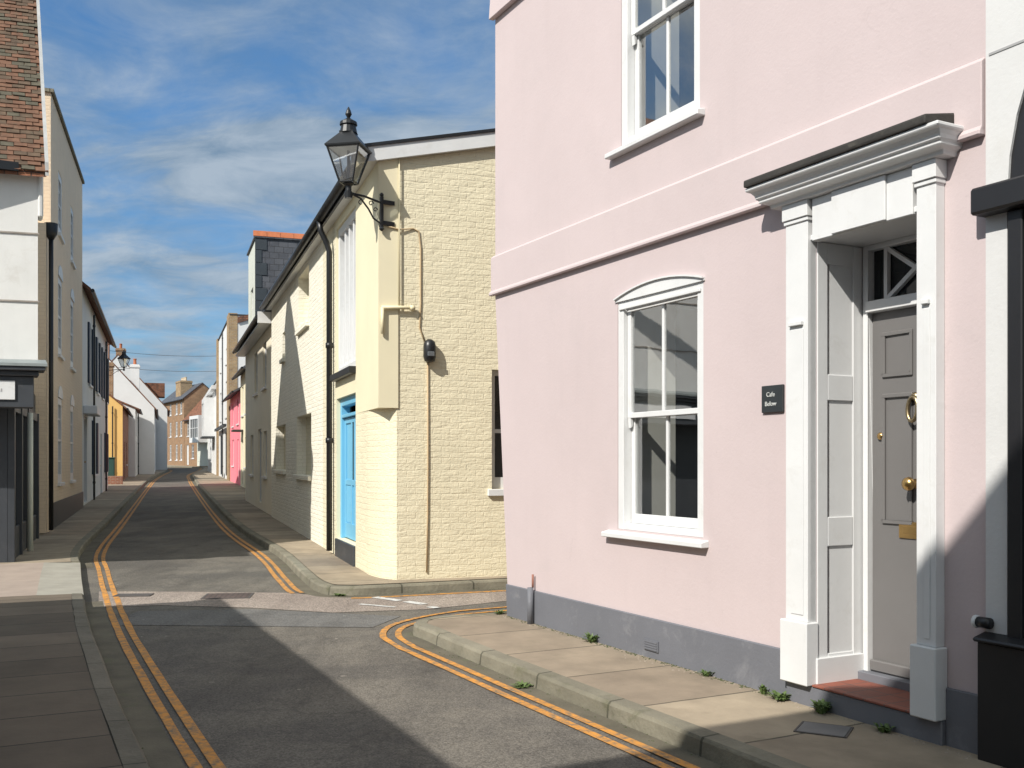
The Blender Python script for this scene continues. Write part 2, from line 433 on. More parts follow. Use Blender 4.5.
def shell(h, w, d, z0, zt, hs, mat, rev=.14, roof='flat', rise=0, roofmat='slate', over=.25, skip_front=False, sidemat=None, zt2=None, vover=.08, gutter=True):
    """walls + roof. roof: flat | eaves (ridge along x) | gable (ridge along y)"""
    b = MB()
    top = zt if zt2 is None else zt2
    if not skip_front:
        b.holes(0, w, z0, zt, hs, 0, rev)
        if zt2 is not None and zt2 > zt: b.poly((0, 0, zt), (w, 0, zt), (w, 0, zt2))
    sb = MB() if sidemat else b
    if roof == 'eaves':
        sb.poly((0, 0, z0), (0, 0, zt), (0, d / 2, zt + rise), (0, d, zt), (0, d, z0)); b.poly((w, 0, z0), (w, d, z0), (w, d, zt), (w, d / 2, zt + rise), (w, 0, zt))
        b.poly((0, d, z0), (0, d, zt), (w, d, zt), (w, d, z0))
    else:
        sb.poly((0, 0, z0), (0, 0, zt), (0, d, zt), (0, d, z0)); b.poly((w, 0, z0), (w, d, z0), (w, d, top), (w, 0, top))
        b.poly((0, d, z0), (0, d, zt), (w, d, top), (w, d, z0))
        if roof == 'gable':
            b.poly((0, 0, zt), (w, 0, zt), (w / 2, 0, zt + rise)); b.poly((0, d, zt), (w / 2, d, zt + rise), (w, d, zt))
    wo = b.build('wall', MT[mat], h)
    if sidemat: sb.build('side_wall', MT[sidemat], h)
    r = MB()
    if roof == 'eaves':
        sl = rise / (d / 2)
        r.slab([(-vover, -over, zt - over * sl + .12), (w + vover, -over, zt - over * sl + .12), (w + vover, d / 2, zt + rise + .12), (-vover, d / 2, zt + rise + .12)], .1)
        r.slab([(-vover, d / 2, zt + rise + .119), (w + vover, d / 2, zt + rise + .119), (w + vover, d + over, zt - over * sl + .119), (-vover, d + over, zt - over * sl + .119)], .1)
    elif roof == 'gable':
        sl = rise / (w / 2)
        r.slab([(-over, -vover, zt - over * sl + .12), (w / 2, -vover, zt + rise + .12), (w / 2, d, zt + rise + .12), (-over, d, zt - over * sl + .12)], .1)
        r.slab([(w / 2, -vover, zt + rise + .119), (w + over, -vover, zt - over * sl + .119), (w + over, d, zt - over * sl + .119), (w / 2, d, zt + rise + .119)], .1)
    else:
        r.slab([(-.05, -.06, zt + .07), (w + .05, -.06, top + .07), (w + .05, d, top + .07), (-.05, d, zt + .07)], .069)
    ro = r.build('roof', MT[roofmat], h)
    if roof == 'eaves' and gutter:
        zg = zt - over * rise / (d / 2) + .05
        MB().tube([(-vover, -over - .05, zg), (w + vover, -over - .05, zg)], .055, 8).build('gutter', MT['black'], h)
    return wo, ro

def chimney(h, x, y, z0, z1, w=.7, d=.5, mat='brownbrick', pots=2, pot='pot'):
    c = MB().box(x - w / 2, x + w / 2, y - d / 2, y + d / 2, z0, z1).box(x - w / 2 - .05, x + w / 2 + .05, y - d / 2 - .05, y + d / 2 + .05, z1 - .22, z1 - .08).build('chimney', MT[mat], h)
    for k in range(pots):
        px = x - w / 2 + w * (k + .5) / pots
        MB().lathe([(.12, z1), (.1, z1 + .35), (.125, z1 + .36), (.125, z1 + .42), (.08, z1 + .43)], (px, y, 0), 10).build('chimney_pot', MT[pot], c, smooth=False)
    return c

def downpipe(h, x, z0, z1, y=-.07, r=.035, mat='black'):
    m = MB().tube([(x, y, z0), (x, y, z1)], r, 8)
    for z in (z0 + .6, (z0 + z1) / 2, z1 - .4): m.tube([(x, y, z), (x, y, z + .07)], r * 1.35, 8)
    return m.build('downpipe', MT[mat], h)

# ------------------------------------------------------------------ polylines
def smooth_line(P, k=6):
    out = []
    for i in range(len(P) - 1):
        p0 = P[max(i - 1, 0)]; p1 = P[i]; p2 = P[i + 1]; p3 = P[min(i + 2, len(P) - 1)]
        for j in range(k):
            t = j / k
            out.append(tuple(.5 * ((2 * p1[c]) + (-p0[c] + p2[c]) * t + (2 * p0[c] - 5 * p1[c] + 4 * p2[c] - p3[c]) * t * t + (-p0[c] + 3 * p1[c] - 3 * p2[c] + p3[c]) * t ** 3) for c in (0, 1)))
    out.append(P[-1]); return out
def offset(L, d):
    out = []
    for i, p in enumerate(L):
        a = Vector(L[max(i - 1, 0)]); b = Vector(L[min(i + 1, len(L) - 1)]); t = (b - a).normalized()
        out.append((p[0] - t.y * d, p[1] + t.x * d))
    return out
def sweep(name, L, prof, mat, kind='structure', jit=0):
    """prof: list of (offset to the left, height above ground)"""
    cols = [offset(L, o) for o, _ in prof]
    dist = [0]
    for i in range(1, len(L)): dist.append(dist[-1] + math.dist(L[i], L[i - 1]))
    vl = [0]
    for i in range(1, len(prof)): vl.append(vl[-1] + math.hypot(prof[i][0] - prof[i - 1][0], prof[i][1] - prof[i - 1][1]))
    vs = []; uv = []
    for i in range(len(L)):
        zz = g(L[i][1])
        for c in range(len(prof)):
            j = random.uniform(-jit, jit)
            vs.append((cols[c][i][0] + j, cols[c][i][1] + j, zz + prof[c][1])); uv.append((dist[i], vl[c]))
    k = len(prof); fs = [(i * k + c, (i + 1) * k + c, (i + 1) * k + c + 1, i * k + c + 1) for i in range(len(L) - 1) for c in range(k - 1)]
    if name == 'kerb' and k > 4: fs += [tuple(range(k)), tuple(range(len(vs) - 1, len(vs) - 1 - k, -1))]
    me = bpy.data.meshes.new(name); me.from_pydata(vs, [], fs); me.update()
    ul = me.uv_layers.new(name='UVMap')
    for lp in me.loops: ul.data[lp.index].uv = uv[lp.vertex_index]
    me.materials.append(mat)
    bm = bmesh.new(); bm.from_mesh(me)
    up = sum(f.normal.z * f.calc_area() for f in bm.faces)
    if name == 'kerb' and k > 4: bmesh.ops.recalc_face_normals(bm, faces=bm.faces)
    elif up < 0: bmesh.ops.reverse_faces(bm, faces=bm.faces)
    bm.to_mesh(me); bm.free()
    o = bpy.data.objects.new(name, me); COL.objects.link(o); struct(o, kind); return o
def sheet(name, pts, z, mat, uvf=None, th=0):
    tri = tessellate_polygon([[Vector((p[0], p[1], 0)) for p in pts]])
    vs = [(p[0], p[1], g(p[1]) + z) for p in pts]
    fs = []
    for t in tri:
        a, b, c = (Vector((*pts[i], 0)) for i in t)
        fs.append(t if (b - a).cross(c - a).z > 0 else t[::-1])
    me = bpy.data.meshes.new(name); me.from_pydata(vs, [], fs); me.update()
    ul = me.uv_layers.new(name='UVMap')
    for lp in me.loops:
        p = vs[lp.vertex_index]; ul.data[lp.index].uv = uvf(p) if uvf else (p[0], p[1])
    me.materials.append(mat)
    o = bpy.data.objects.new(name, me); COL.objects.link(o); return struct(o)
uvA = lambda p: (-(p[0] * nY - p[1] * nX), p[0] * nX + p[1] * nY)
uvS = lambda p: (-p[0] * NY + p[1] * NX, p[0] * NX + p[1] * NY)

Lk = smooth_line([A(.75, 9), A(.75, 2), A(.74, -3), A(.73, -5.5), A(.82, -9), (-4.33, 10.2), (-4.87, 11.4), (-6.2, 14.4), (-7.45, 17.4), (-9.96, 24.9), (-17.4, 47), (-21.7, 60), (-25.6, 72.6), (-29.0, 84), (-31.8, 92), (-36, 100), (-46, 107)])
Rp = smooth_line([A(3.42, 9), A(3.42, 2), A(3.42, -3), A(3.43, -6.9), A(3.47, -8.2), (-.92, 9.25), (-.86, 9.58), (-.55, 9.82), (-.05, 10.04), (3, 11.75), (11, 16.4)])
Rc = smooth_line([(11, 17.2), (2.5, 13.62), (-.05, 12.66), (-1.45, 12.1), (-1.98, 11.95), (-2.38, 12.25), (-2.98, 13.9), (-3.95, 16.7), (-6.86, 24.3), (-14.7, 47), (-19.1, 60), (-23.2, 72.6), (-28.4, 91.7), (-32.5, 103), (-42, 112)])

# ground, road
def strip(name, x0, x1, ys, z, mat):
    vs = []; fs = []
    for y in ys: vs += [(x0, y, g(y) + z), (x1, y, g(y) + z)]
    for i in range(len(ys) - 1): fs.append((2 * i, 2 * i + 1, 2 * i + 3, 2 * i + 2))
    m = MB(); m.add(vs, fs); return struct(m.build(name, mat, uvfn=lambda p: (p.x, p.y)))
strip('ground', -2500, 2500, [-2500, -60, 13, 130, 2500], -.06, MT['ground'])
strip('road', -58, 24, [-10, 13, 126], 0, MT['asphalt'])
# older surfaces across the junction (sheets lying on the road)
sheet('road_patch', [(-4.55, 11.0), (-3.9, 11.15), (-2.85, 10.95), (-1.9, 10.6), (-.9, 10.85), (.2, 11.7), (1.2, 12.3), (1.2, 13.4), (-.4, 12.95), (-1.55, 12.2), (-2.15, 11.85), (-2.7, 12.2), (-3.9, 12.3), (-5.1, 12.35)], .004, MT['asphaltpink'])
sheet('road_patch', [(-4.0, 9.8), (-2.9, 9.75), (-1.35, 9.65), (-1.15, 10.35), (-1.9, 10.58), (-2.85, 10.85), (-4.0, 10.7)], .004, MT['asphaltdark'])
# kerbs, channels, pavements
KH = .105
kprof = lambda s: [(0, -.03), (s * .012, KH - .02), (s * .03, KH), (s * .135, KH + .004), (s * .135, -.03)]
Lnear = [p for p in Lk if p[1] < 11.5]; i0 = next(i for i, p in enumerate(Lk) if p[1] > 14.5); Ldrop = [p for p in Lk[:i0 + 1] if p[1] > 11.2]; Lfar = Lk[i0:]
sweep('kerb', Lnear, kprof(1), brick('shaded_kerb_stone', (.18, .16, .125), (.145, .13, .10), (.07, .065, .05), .92, 5.0, .009, .9, .6, .012, var=.35, patch=(.09, .085, .05), patch_amt=.7, wob=.01, pscale=4), jit=.004)  # kerb stone colour darkened here to carry the shade on the near left
sweep('kerb', Lfar, kprof(1), MT['kerb'], jit=.003)
sweep('kerb', Ldrop, [(0, -.03), (.012, .088), (.5, KH + .004)], MT['kerbpale'])
sweep('kerb', Rp, kprof(-1), MT['kerb'], jit=.004)
sweep('kerb', Rc, kprof(-1), MT['kerb'], jit=.003)
sweep('gutter_channel', Lnear, [(-.19, .004), (0, .005)], MT['gutter'])
sweep('gutter_channel', Lfar, [(-.17, .004), (0, .005)], MT['gutter'])
sweep('gutter_channel', [p for p in Rp if not (p[0] > .5 and p[1] > 10)], [(.15, .004), (0, .005)], MT['gutter'])
sweep('gutter_channel', Rc, [(.17, .004), (0, .005)], MT['gutter'])
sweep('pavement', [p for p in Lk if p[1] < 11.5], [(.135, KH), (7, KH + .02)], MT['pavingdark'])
sweep('pavement', Ldrop, [(.5, KH + .003), (6, KH + .016)], MT['pavingred'])
sweep('pavement', Lfar, [(.135, KH), (2.6, KH + .012)], MT['paving'])
pk = offset(Rp, -.13); sheet('pavement', pk + [(14, 14), (12, -4)], KH, MT['paving'], uvA)
pc = offset(Rc, -.13); sheet('pavement', pc + [(-42, 118), (-20, 118), (16, 22)], KH + .012, MT['paving'], uvS)
# double yellow lines
def dbl(L, d1, d2, w=.062):
    for d in (d1, d2): sweep('road_marking', L, [(d - w / 2, .008), (d + w / 2, .008)], MT['ypaint'], jit=.003)
Lm = [p for p in Lk if p[1] < 96]
dbl(Lm, -.235, -.345)
Rm = [p for p in Rc if p[1] > 12.2 and p[0] < -2.2]
dbl(Rm, .19, .30)
Ry = smooth_line([A(3.15, 9), A(3.15, 0), A(3.14, -7), A(3.15, -8.2), (-1.2, 9.3), (-1.13, 9.9), (-.72, 10.55), (-.05, 11.0), (3, 12.6), (9, 15.9)])
sweep('road_marking', Ry, [(-.03, .008), (.032, .008)], MT['ypaint'], jit=.003)
Ry2 = smooth_line([A(3.26, 9), A(3.26, 0), A(3.26, -7), A(3.28, -8.2), (-1.06, 9.32), (-1.0, 9.8), (-.66, 10.33), (-.05, 10.74), (3, 12.38), (9, 15.65)])
sweep('road_marking', Ry2, [(-.03, .008), (.03, .008)], MT['ypaint'], jit=.003)
Rs = [p for p in Rc if p[0] > -1.95 and p[1] < 19 and p[0] < 6]
sweep('road_marking', Rs, [(.2, .008), (.29, .008)], MT['ypaint'], jit=.003)
for q in ([(-1.66, 11.75), (-1.33, 11.45), (-1.25, 11.53), (-1.58, 11.83)], [(-1.25, 11.38), (-1.02, 11.16), (-.94, 11.24), (-1.17, 11.46)], [(-1.72, 11.18), (-1.3, 10.95), (-1.27, 11.0), (-1.69, 11.24)], [(-.95, 10.98), (-.85, 10.88), (-.78, 10.95), (-.88, 11.05)]):
    sheet('road_marking', q, .009, MT['wpaint'])
# iron covers
def plate(name, label, cat, c, w, d, rz, z, mat, fr=.03):
    t = thing(name, label, cat, c[0], c[1], rz, z)
    MB().box(-w / 2, w / 2, -d / 2, d / 2, z - .01, z + .006).build('cover', mat, t, bevel=.002)
    f = MB()
    f.box(-w / 2 - fr, -w / 2 - .002, -d / 2 - fr, d / 2 + fr, z - .01, z + .005).box(w / 2 + .002, w / 2 + fr, -d / 2 - fr, d / 2 + fr, z - .01, z + .005)
    f.box(-w / 2, w / 2, -d / 2 - fr, -d / 2 - .002, z - .01, z + .005).box(-w / 2, w / 2, d / 2 + .002, d / 2 + fr, z - .01, z + .005)
    f.build('frame', MT['iron'], t)
plate('manhole_cover', 'rusty brown square iron cover set in the road at the junction', 'manhole cover', (-3.38, 11.9), .5, .42, R(8), .005, MT['ironred'])
plate('access_cover', 'dark square metal cover in the pavement below the door step', 'access cover', (1.74, 5.58), .26, .22, -PH, KH + .001, plain('steel_cover', (.13, .13, .135), .6, .2, 5, 60, .2, .003), .012)
plate('drain_grate', 'narrow iron drain grate under the left yellow lines by the dropped kerb', 'drain', (-4.52, 11.95), .36, .16, R(5), .010, MT['iron'])

# ================================================================== PINK HOUSE
ang_near = -PH - math.pi / 2 + math.pi / 2 + 0  # placeholder, set below
angP = math.atan2(-nX, nY)                      # local x runs along the wall towards the camera
ox, oy = A(4.5, -8.93)
P = thing('pink_house', 'pale pink rendered house with white door surround and grey plinth', 'house', ox, oy, angP, .1)
WX = 5.55
gw = (2.19, 3.28, 1.06, 2.90); uw = (2.24, 3.24, 4.12, 5.92); dw = (4.37, 5.175, .24, 2.96)
b = MB()
b.holes(0, WX, .1, 3.26, [gw, dw], 0, .11); b.holes(0, WX, 3.26, 6.9, [uw], 0, .11)
b.poly((0, 0, .1), (0, 0, 3.26), (0, 9, 3.26), (0, 9, .1)); b.poly((0, 0, 3.26), (0, 0, 6.9), (0, 9, 6.9), (0, 9, 3.26))
b.poly((WX, 0, .1), (WX, 9, .1), (WX, 9, 6.9), (WX, 0, 6.9)); b.poly((0, 9, .1), (0, 9, 6.9), (WX, 9, 6.9), (WX, 9, .1))
LEAN = .30
def lean(m):
    m.v = [((x + LEAN * (1 - z / 3.26) if x < .2 and z < 3.25 else x), y, z) for x, y, z in m.v]; return m
lean(b).build('wall', MT['pink'], P)
MB().slab([(-.1, -.1, 6.98), (WX, -.1, 6.98), (WX, 9, 6.98), (-.1, 9, 6.98)], .078).build('roof', MT['lead'], P)
pl = MB(); pl.box(0, 4.16, -.022, -.0005, .09, .41); lean(pl); pl.v = [((x + .001), y, z) for x, y, z in pl.v]
pl.box(5.32, WX, -.022, -.0005, .09, .41)
pl.build('plinth', MT['plinth'], P, bevel=.006)
MB().box(4.16, 5.32, -.05, -.0008, .09, .232).build('step_riser', MT['plinth'], P, bevel=.006)
c = MB()
c.prism([(-.035, -.034, 3.285), (-.035, -.034, 3.64), (-.035, -.0008, 3.665), (-.035, -.0008, 3.285)], (WX + .03, 0, 0)); c.prism([(-.05, -.05, 3.262), (-.05, -.05, 3.284), (-.05, -.035, 3.31), (-.05, -.0009, 3.31), (-.05, -.0009, 3.262)], (WX + .045, 0, 0))
c.prism([(-.03, -.06, 6.02), (-.03, -.04, 6.3), (-.03, -.0008, 6.34), (-.03, -.0008, 6.02)], (WX + .02, 0, 0))
c.box(-.034, -.0008, .0, 3, 3.285, 3.64)
c.build('string_course', MT['pink'], P, bevel=.005)
# ground floor sash: box frame, arched head, sashes
def big_sash(x0, x1, z0, z1, arch):
    y = .03; fw = .075
    m = MB()
    m.box(x0, x0 + fw, y - .025, y + .09, z0, z1); m.box(x1 - fw, x1, y - .025, y + .09, z0, z1)
    m.box(x0 + fw, x1 - fw, y - .024, y + .089, z0, z0 + .05)
    m.box(x0 + fw, x1 - fw, y - .024, y + .089, z1 - .06, z1)
    m.box(x0 + .03, x1 - .03, y - .04, y - .0255, z1 - .085, z1 - .06)     # small hood moulding
    w = m.build('window', MT['white'], P, bevel=.004)
    zm = (z0 + z1) / 2 - .01
    s = MB(); a, bb = x0 + fw + .004, x1 - fw - .004; sw = .045
    def sashf(za, zb, yy, bot):
        s.box(a, a + sw, yy, yy + .035, za, zb); s.box(bb - sw, bb, yy, yy + .035, za, zb)
        s.box(a + sw, bb - sw, yy + .001, yy + .034, za, za + bot); s.box(a + sw, bb - sw, yy + .001, yy + .034, zb - .04, zb)
        xc = (a + bb) / 2; s.box(xc - .013, xc + .013, yy + .004, yy + .03, za + bot, zb - .04)
    sashf(zm - .02, z1 - .062, y + .012, .042); sashf(z0 + .052, zm + .022, y + .05, .075)
    # little horns below the meeting rail
    for xx in (a + .002, bb - sw - .002):
        s.prism([(xx, y + .013, zm - .021), (xx, y + .045, zm - .021), (xx, y + .04, zm - .085), (xx, y + .02, zm - .10)], (sw * .8, 0, 0))
    s.build('sash', MT['white'], w, bevel=.003)
    q = MB(); q.poly((a + .02, y + .03, zm), (bb - .02, y + .03, zm), (bb - .02, y + .03, z1 - .08), (a + .02, y + .03, z1 - .08))
    q.poly((a + .02, y + .067, z0 + .08), (bb - .02, y + .067, z0 + .08), (bb - .02, y + .067, zm), (a + .02, y + .067, zm))
    q.build('pane', MT['clear'], w)
    MB().prism([(x0 - .14, -.07, z0 - .066), (x0 - .14, -.07, z0 - .028), (x0 - .14, .004, z0 - .012), (x0 - .14, .004, z0 - .066)], (x1 - x0 + .20, 0, 0)).build('sill', MT['white'], w, bevel=.005)
    # inner lining: shutter boards and curtain of the room behind
    k = MB(); k.box(x0 + .01, x0 + .035, y + .10, y + .52, z0 + .02, z1)
    k.build('shutter', MT['roomboard'], w)
    return w
w1 = big_sash(gw[0], gw[1], gw[2], gw[3], .08)
# segmental head
hd = MB(); pts = []
for k in range(13):
    t = k / 12; pts.append((gw[0] - .02 + (gw[1] - gw[0] + .04) * t, 2.90 + .078 * (1 - (2 * t - 1) ** 2)))
hd.prism([(gw[0] - .02, -.012, 2.885)] + [(x, -.012, z) for x, z in pts] + [(gw[1] + .02, -.012, 2.885)], (0, .05, 0))
hd.build('head_board', MT['white'], w1)
MB().prism([(x, -.03, z) for x, z in pts] + [(x, -.03, z + .011) for x, z in pts[::-1]], (0, .03, 0)).build('drip_mould', MT['white'], w1)
w2 = big_sash(uw[0], uw[1], uw[2], uw[3], 0)
# rooms behind the two sashes
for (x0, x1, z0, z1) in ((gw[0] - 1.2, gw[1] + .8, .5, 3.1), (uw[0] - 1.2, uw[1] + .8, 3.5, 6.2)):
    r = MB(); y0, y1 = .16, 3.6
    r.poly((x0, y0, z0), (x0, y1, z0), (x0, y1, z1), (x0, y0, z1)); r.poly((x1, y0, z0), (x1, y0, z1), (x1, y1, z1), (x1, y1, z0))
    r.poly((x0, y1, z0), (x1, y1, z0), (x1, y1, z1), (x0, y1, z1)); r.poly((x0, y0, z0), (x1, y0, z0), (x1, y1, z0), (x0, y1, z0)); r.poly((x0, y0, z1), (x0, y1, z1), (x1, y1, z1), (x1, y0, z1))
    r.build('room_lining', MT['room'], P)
# --- door surround
dc = thing_part = None
D0, D1 = dw[0], dw[1]
ds = MB()
for x0, x1 in ((D0 - .19, D0 - .0), (D1 + .0, D1 + .125)):
    ds = MB()
    ds.box(x0, x1, -.07, -.0006, .6205, 3.10)                     # shaft
    ds.box(x0 + .05, x1 - .035, -.076, -.0702, .66, 2.42)         # raised fillet
    ds.box(x0 + .045, x1 - .035, -.093, -.0702, 2.44, 2.465)      # drop
    ds.box(x0 - .008, x1 + .008, -.08, -.0007, 3.075, 3.0995)
    ds.box(x0 - .014, x1 + .014, -.09, -.0007, 3.1005, 3.199)
    pi = ds.build('pilaster', MT['white'], P, bevel=.005)
    MB().box(x0 - .022, x1 + .02, -.10, -.0004, .235, .62).build('base_block', MT['white'], pi, bevel=.006)
en = MB()
en.box(D0 + .03, D1 - .03, -.066, -.0009, 2.94, 3.1985)
en.box((D0 + D1) / 2 - .20, (D0 + D1) / 2 + .20, -.084, -.0662, 2.945, 3.198)
prof = [(.085, 3.2), (.105, 3.2), (.11, 3.222), (.135, 3.232), (.165, 3.238), (.165, 3.258), (.18, 3.262), (.186, 3.285), (.205, 3.306), (.232, 3.316), (.232, 3.337)]
vs = []
for p, z in prof:
    xa, xb = D0 - .21 - p * .75, D1 + .14 + p * .55
    vs += [(xa, -.0003, z), (xa, -p, z), (xb, -p, z), (xb, -.0003, z)]
k4 = len(prof); fs = [(i * 4 + c, i * 4 + c + 1, (i + 1) * 4 + c + 1, (i + 1) * 4 + c) for i in range(k4 - 1) for c in range(3)]
en.add(vs, fs + [(3, 2, 1, 0), tuple((k4 - 1) * 4 + c for c in range(4))])
en.build('entablature', MT['white'], P, bevel=.006)
MB().prism([(D0 - .38, -.25, 3.338), (D0 - .38, -.25, 3.385), (D0 - .38, -.0005, 3.43), (D0 - .38, -.0005, 3.338)], (D1 - D0 + .59, 0, 0)).build('door_hood', MT['lead'], P, bevel=.012, seg=2)
# panelled reveals
DR = .40
rv = MB()
for side in (0, 1):
    x = D0 if not side else D1; sx = 1 if not side else -1
    rv.box(min(x, x - sx * .03), max(x, x - sx * .03) if False else max(x, x - sx * .03), -.05, DR, .24, 2.96)
    def fr(z0, z1):
        xa, xb = sorted((x + sx * .001, x + sx * .022))
        ya, yb = .03, DR - .06
        return xa, xb, ya, yb, z0, z1
    for z0, z1 in ((.66, 1.05), (1.15, 1.92), (2.02, 2.86)):
        pass
    xa, xb = sorted((x + sx * .0008, x + sx * .011))
    stiles = [(.0, .085, .24, 2.95), (DR - .10, DR - .002, .24, 2.95)]
    for ya, yb, za, zb in stiles: rv.box(xa, xb, ya, yb, za, zb)
    for za, zb in ((.24, .42), (1.08, 1.26), (1.98, 2.14), (2.82, 2.95)): rv.box(xa, xb, .0852, DR - .1002, za, zb)
    xc, xd = sorted((x + sx * .0008, x + sx * .03))
    rv.box(xc, xd + 0, -.02, DR - .03, .236, .40)
rv.box(D0, D1, -.05, DR, 2.952, 2.985)
rv.build('door_reveal', MT['white'], P, bevel=.004)
fr = MB()
fr.box(D0 + .022, D0 + .06, DR - .03, DR + .06, .24, 2.95).box(D1 - .06, D1 - .022, DR - .03, DR + .06, .24, 2.95)
fr.box(D0 + .06, D1 - .06, DR - .05, DR + .06, 2.53, 2.60).box(D0 + .06, D1 - .06, DR - .03, DR + .06, 2.92, 2.95)
X0, X1 = D0 + .06, D1 - .06; ZF0, ZF1 = 2.60, 2.92
fr.build('door_frame', MT['white'], P, bevel=.004)
fl = MB(); yy = DR - .005; tl = .02
def bar(p, q, r=.013):
    p = Vector((p[0], yy, p[1])); q = Vector((q[0], yy, q[1])); d = (q - p).normalized(); n = Vector((-d.z, 0, d.x)) * r
    fl.prism([tuple(p + n), tuple(p - n), tuple(q - n), tuple(q + n)], (0, .03, 0))
xl_, xr_ = X0 + .12, X1 - .12
bar((xl_, ZF0), (xl_, ZF1)); bar((xr_, ZF0), (xr_, ZF1)); yy += .001
bar((xl_, ZF0), (xr_, ZF1)); yy += .001; bar((xl_, ZF1), (xr_, ZF0))
fan = fl.build('fanlight', MT['white'], P)
MB().poly((X0, DR + .03, ZF0), (X1, DR + .03, ZF0), (X1, DR + .03, ZF1), (X0, DR + .03, ZF1)).build('pane', MT['glass'], fan)
text_mesh('numeral', '6', .16, MT['gold'], fan, ((X0 + X1) / 2 + .07, DR + .026, ZF0 + .085))
# door leaf
lf = MB(); z0, z1 = .30, 2.53; y = DR + .01
lf.box(X0 + .003, X1 - .003, y, y + .045, z0, z1)
W_ = X1 - X0
def raised(u0, u1, za, zb):
    xa, xb = X0 + W_ * u0, X0 + W_ * u1; t = .022
    for bx in ((xa, xb, za, za + t), (xa, xb, zb - t, zb), (xa, xa + t, za + t, zb - t), (xb - t, xb, za + t, zb - t)):
        lf.box(bx[0], bx[1], y - .014, y - .0004, bx[2], bx[3])
for u0, u1 in ((.13, .46), (.54, .87)):
    raised(u0, u1, 2.12, 2.40); raised(u0, u1, 1.22, 2.02)
dl = lf.build('door', MT['door'], P, bevel=.004)
yk = y
MB().lathe([(.032, 0), (.03, -.012), (.014, -.02), (.014, -.04), (.034, -.052), (.042, -.07), (.036, -.09), (.012, -.1)], ((X0 + X1) / 2, yk, 1.47), 16, 'y').build('door_knob', MT['brass'], dl, smooth=True)
lb = MB().box((X0 + X1) / 2 - .125, (X0 + X1) / 2 + .125, yk - .012, yk - .0006, 1.14, 1.24).box((X0 + X1) / 2 - .09, (X0 + X1) / 2 + .09, yk - .02, yk - .0125, 1.17, 1.215)
lb.build('letter_plate', MT['brass'], dl, bevel=.003)
MB().lathe([(.024, 0), (.022, -.015), (.012, -.02)], (X0 + .075, yk, 1.76), 14, 'y').build('door_lock', MT['brass'], dl, smooth=True)
kn = MB(); kx = (X0 + X1) / 2
kn.lathe([(.028, 0), (.026, -.02), (.015, -.03)], (kx, yk, 1.99), 14, 'y')
kn.tube([(kx + .036 * math.sin(t), yk - .03 - .012 * math.sin(t / 2), 1.915 + .072 * math.cos(t)) for t in [math.pi * 2 * k / 18 for k in range(19)]], .012, 8, False)
kn.build('knocker', plain('dull_brass', (.42, .33, .2), .35, .2, 8, 40, .05, .001, metal=1), dl, smooth=True)
MB().box(X0 + .004, X1 - .004, y - .03, y - .0005, .30, .37).build('weather_bar', MT['door'], dl, bevel=.008)
MB().box(D0 + .0225, D1 - .0225, DR - .08, DR + .06, .236, .295).build('threshold', MT['plinth'], P, bevel=.004)
MB().box(D0 + .0225, D1 - .0225, -.06, DR - .081, .2325, .246).build('door_step', MT['quarry'], P, bevel=.003)
# hallway behind the fanlight stays closed by the leaf; plinth vent and pipe stub
v = MB(); v.box(2.60, 2.78, -.034, -.0225, .165, .245)
for k in range(4): v.box(2.61, 2.77, -.039, -.0342, .172 + k * .018, .181 + k * .018)
v.build('air_vent', MT['plinth'], P)
MB().tube([(.83, -.055, .1), (.83, -.055, .44)], .03, 10).build('pipe_stub', MT['plinth'], P, smooth=True)
MB().tube([(.83, -.03, .44), (.83, -.03, .56)], .011, 8).build('pipe_end', plain('rusty_pipe', (.33, .15, .11), .8, .3, 10), P, smooth=True)
# name plate
pq = thing('name_plaque', 'small dark square name plaque screwed to the pink wall left of the door', 'plaque', *[ (Vector((ox, oy)) + Vector((math.cos(angP), math.sin(angP))) * 4.0)[i] for i in (0, 1)], angP, 1.92)
MB().box(-.098, .098, -.02, -.0008, 1.92, 2.095).build('plate', MT['plaque'], pq, bevel=.003)
text_mesh('lettering', 'Cafe', .042, MT['letter'], pq, (-.01, -.0215, 2.035)); text_mesh('lettering', 'Below', .042, MT['letter'], pq, (-.01, -.0215, 1.975))

# ================================================================== BLACK SHOP at the right edge
Bx, By = [(Vector((ox, oy)) + Vector((math.cos(angP), math.sin(angP))) * 5.56)[i] for i in (0, 1)]
B = thing('shop_building', 'white shop building with black arched front beside the pink house', 'shop', Bx, By, angP, .1)
m = MB(); ARX0, ARX1, SPR = .12, 3.1, 2.92
cx = (ARX0 + ARX1) / 2; rr = (ARX1 - ARX0) / 2
arc = [(cx - rr * math.cos(math.pi * k / 24), SPR + rr * math.sin(math.pi * k / 24)) for k in range(25)]
yf = -.02
m.box(0, ARX0, yf, .3, .1, SPR - .0005); m.box(ARX1, 3.6, yf, .3, .1, SPR - .0005)
for k in range(24):
    (xa, za), (xb, zb) = arc[k], arc[k + 1]
    m.poly((xa, yf, za), (xb, yf, zb), (xb, yf, 6.9), (xa, yf, 6.9)); m.poly((xa, yf, za), (xa, .3, za), (xb, .3, zb), (xb, yf, zb))
m.poly((0, yf, SPR), (ARX0, yf, SPR), (ARX0, yf, 6.9), (0, yf, 6.9)); m.poly((ARX1, yf, SPR), (3.6, yf, SPR), (3.6, yf, 6.9), (ARX1, yf, 6.9))
m.poly((0, yf, SPR), (0, yf, 6.9), (0, 9, 6.9), (0, 9, .1), (0, .3, .1), (0, .3, SPR)); m.poly((3.6, yf, .1), (3.6, 9, .1), (3.6, 9, 6.9), (3.6, yf, 6.9))
m.poly((0, 9, .1), (0, 9, 6.9), (3.6, 9, 6.9), (3.6, 9, .1))
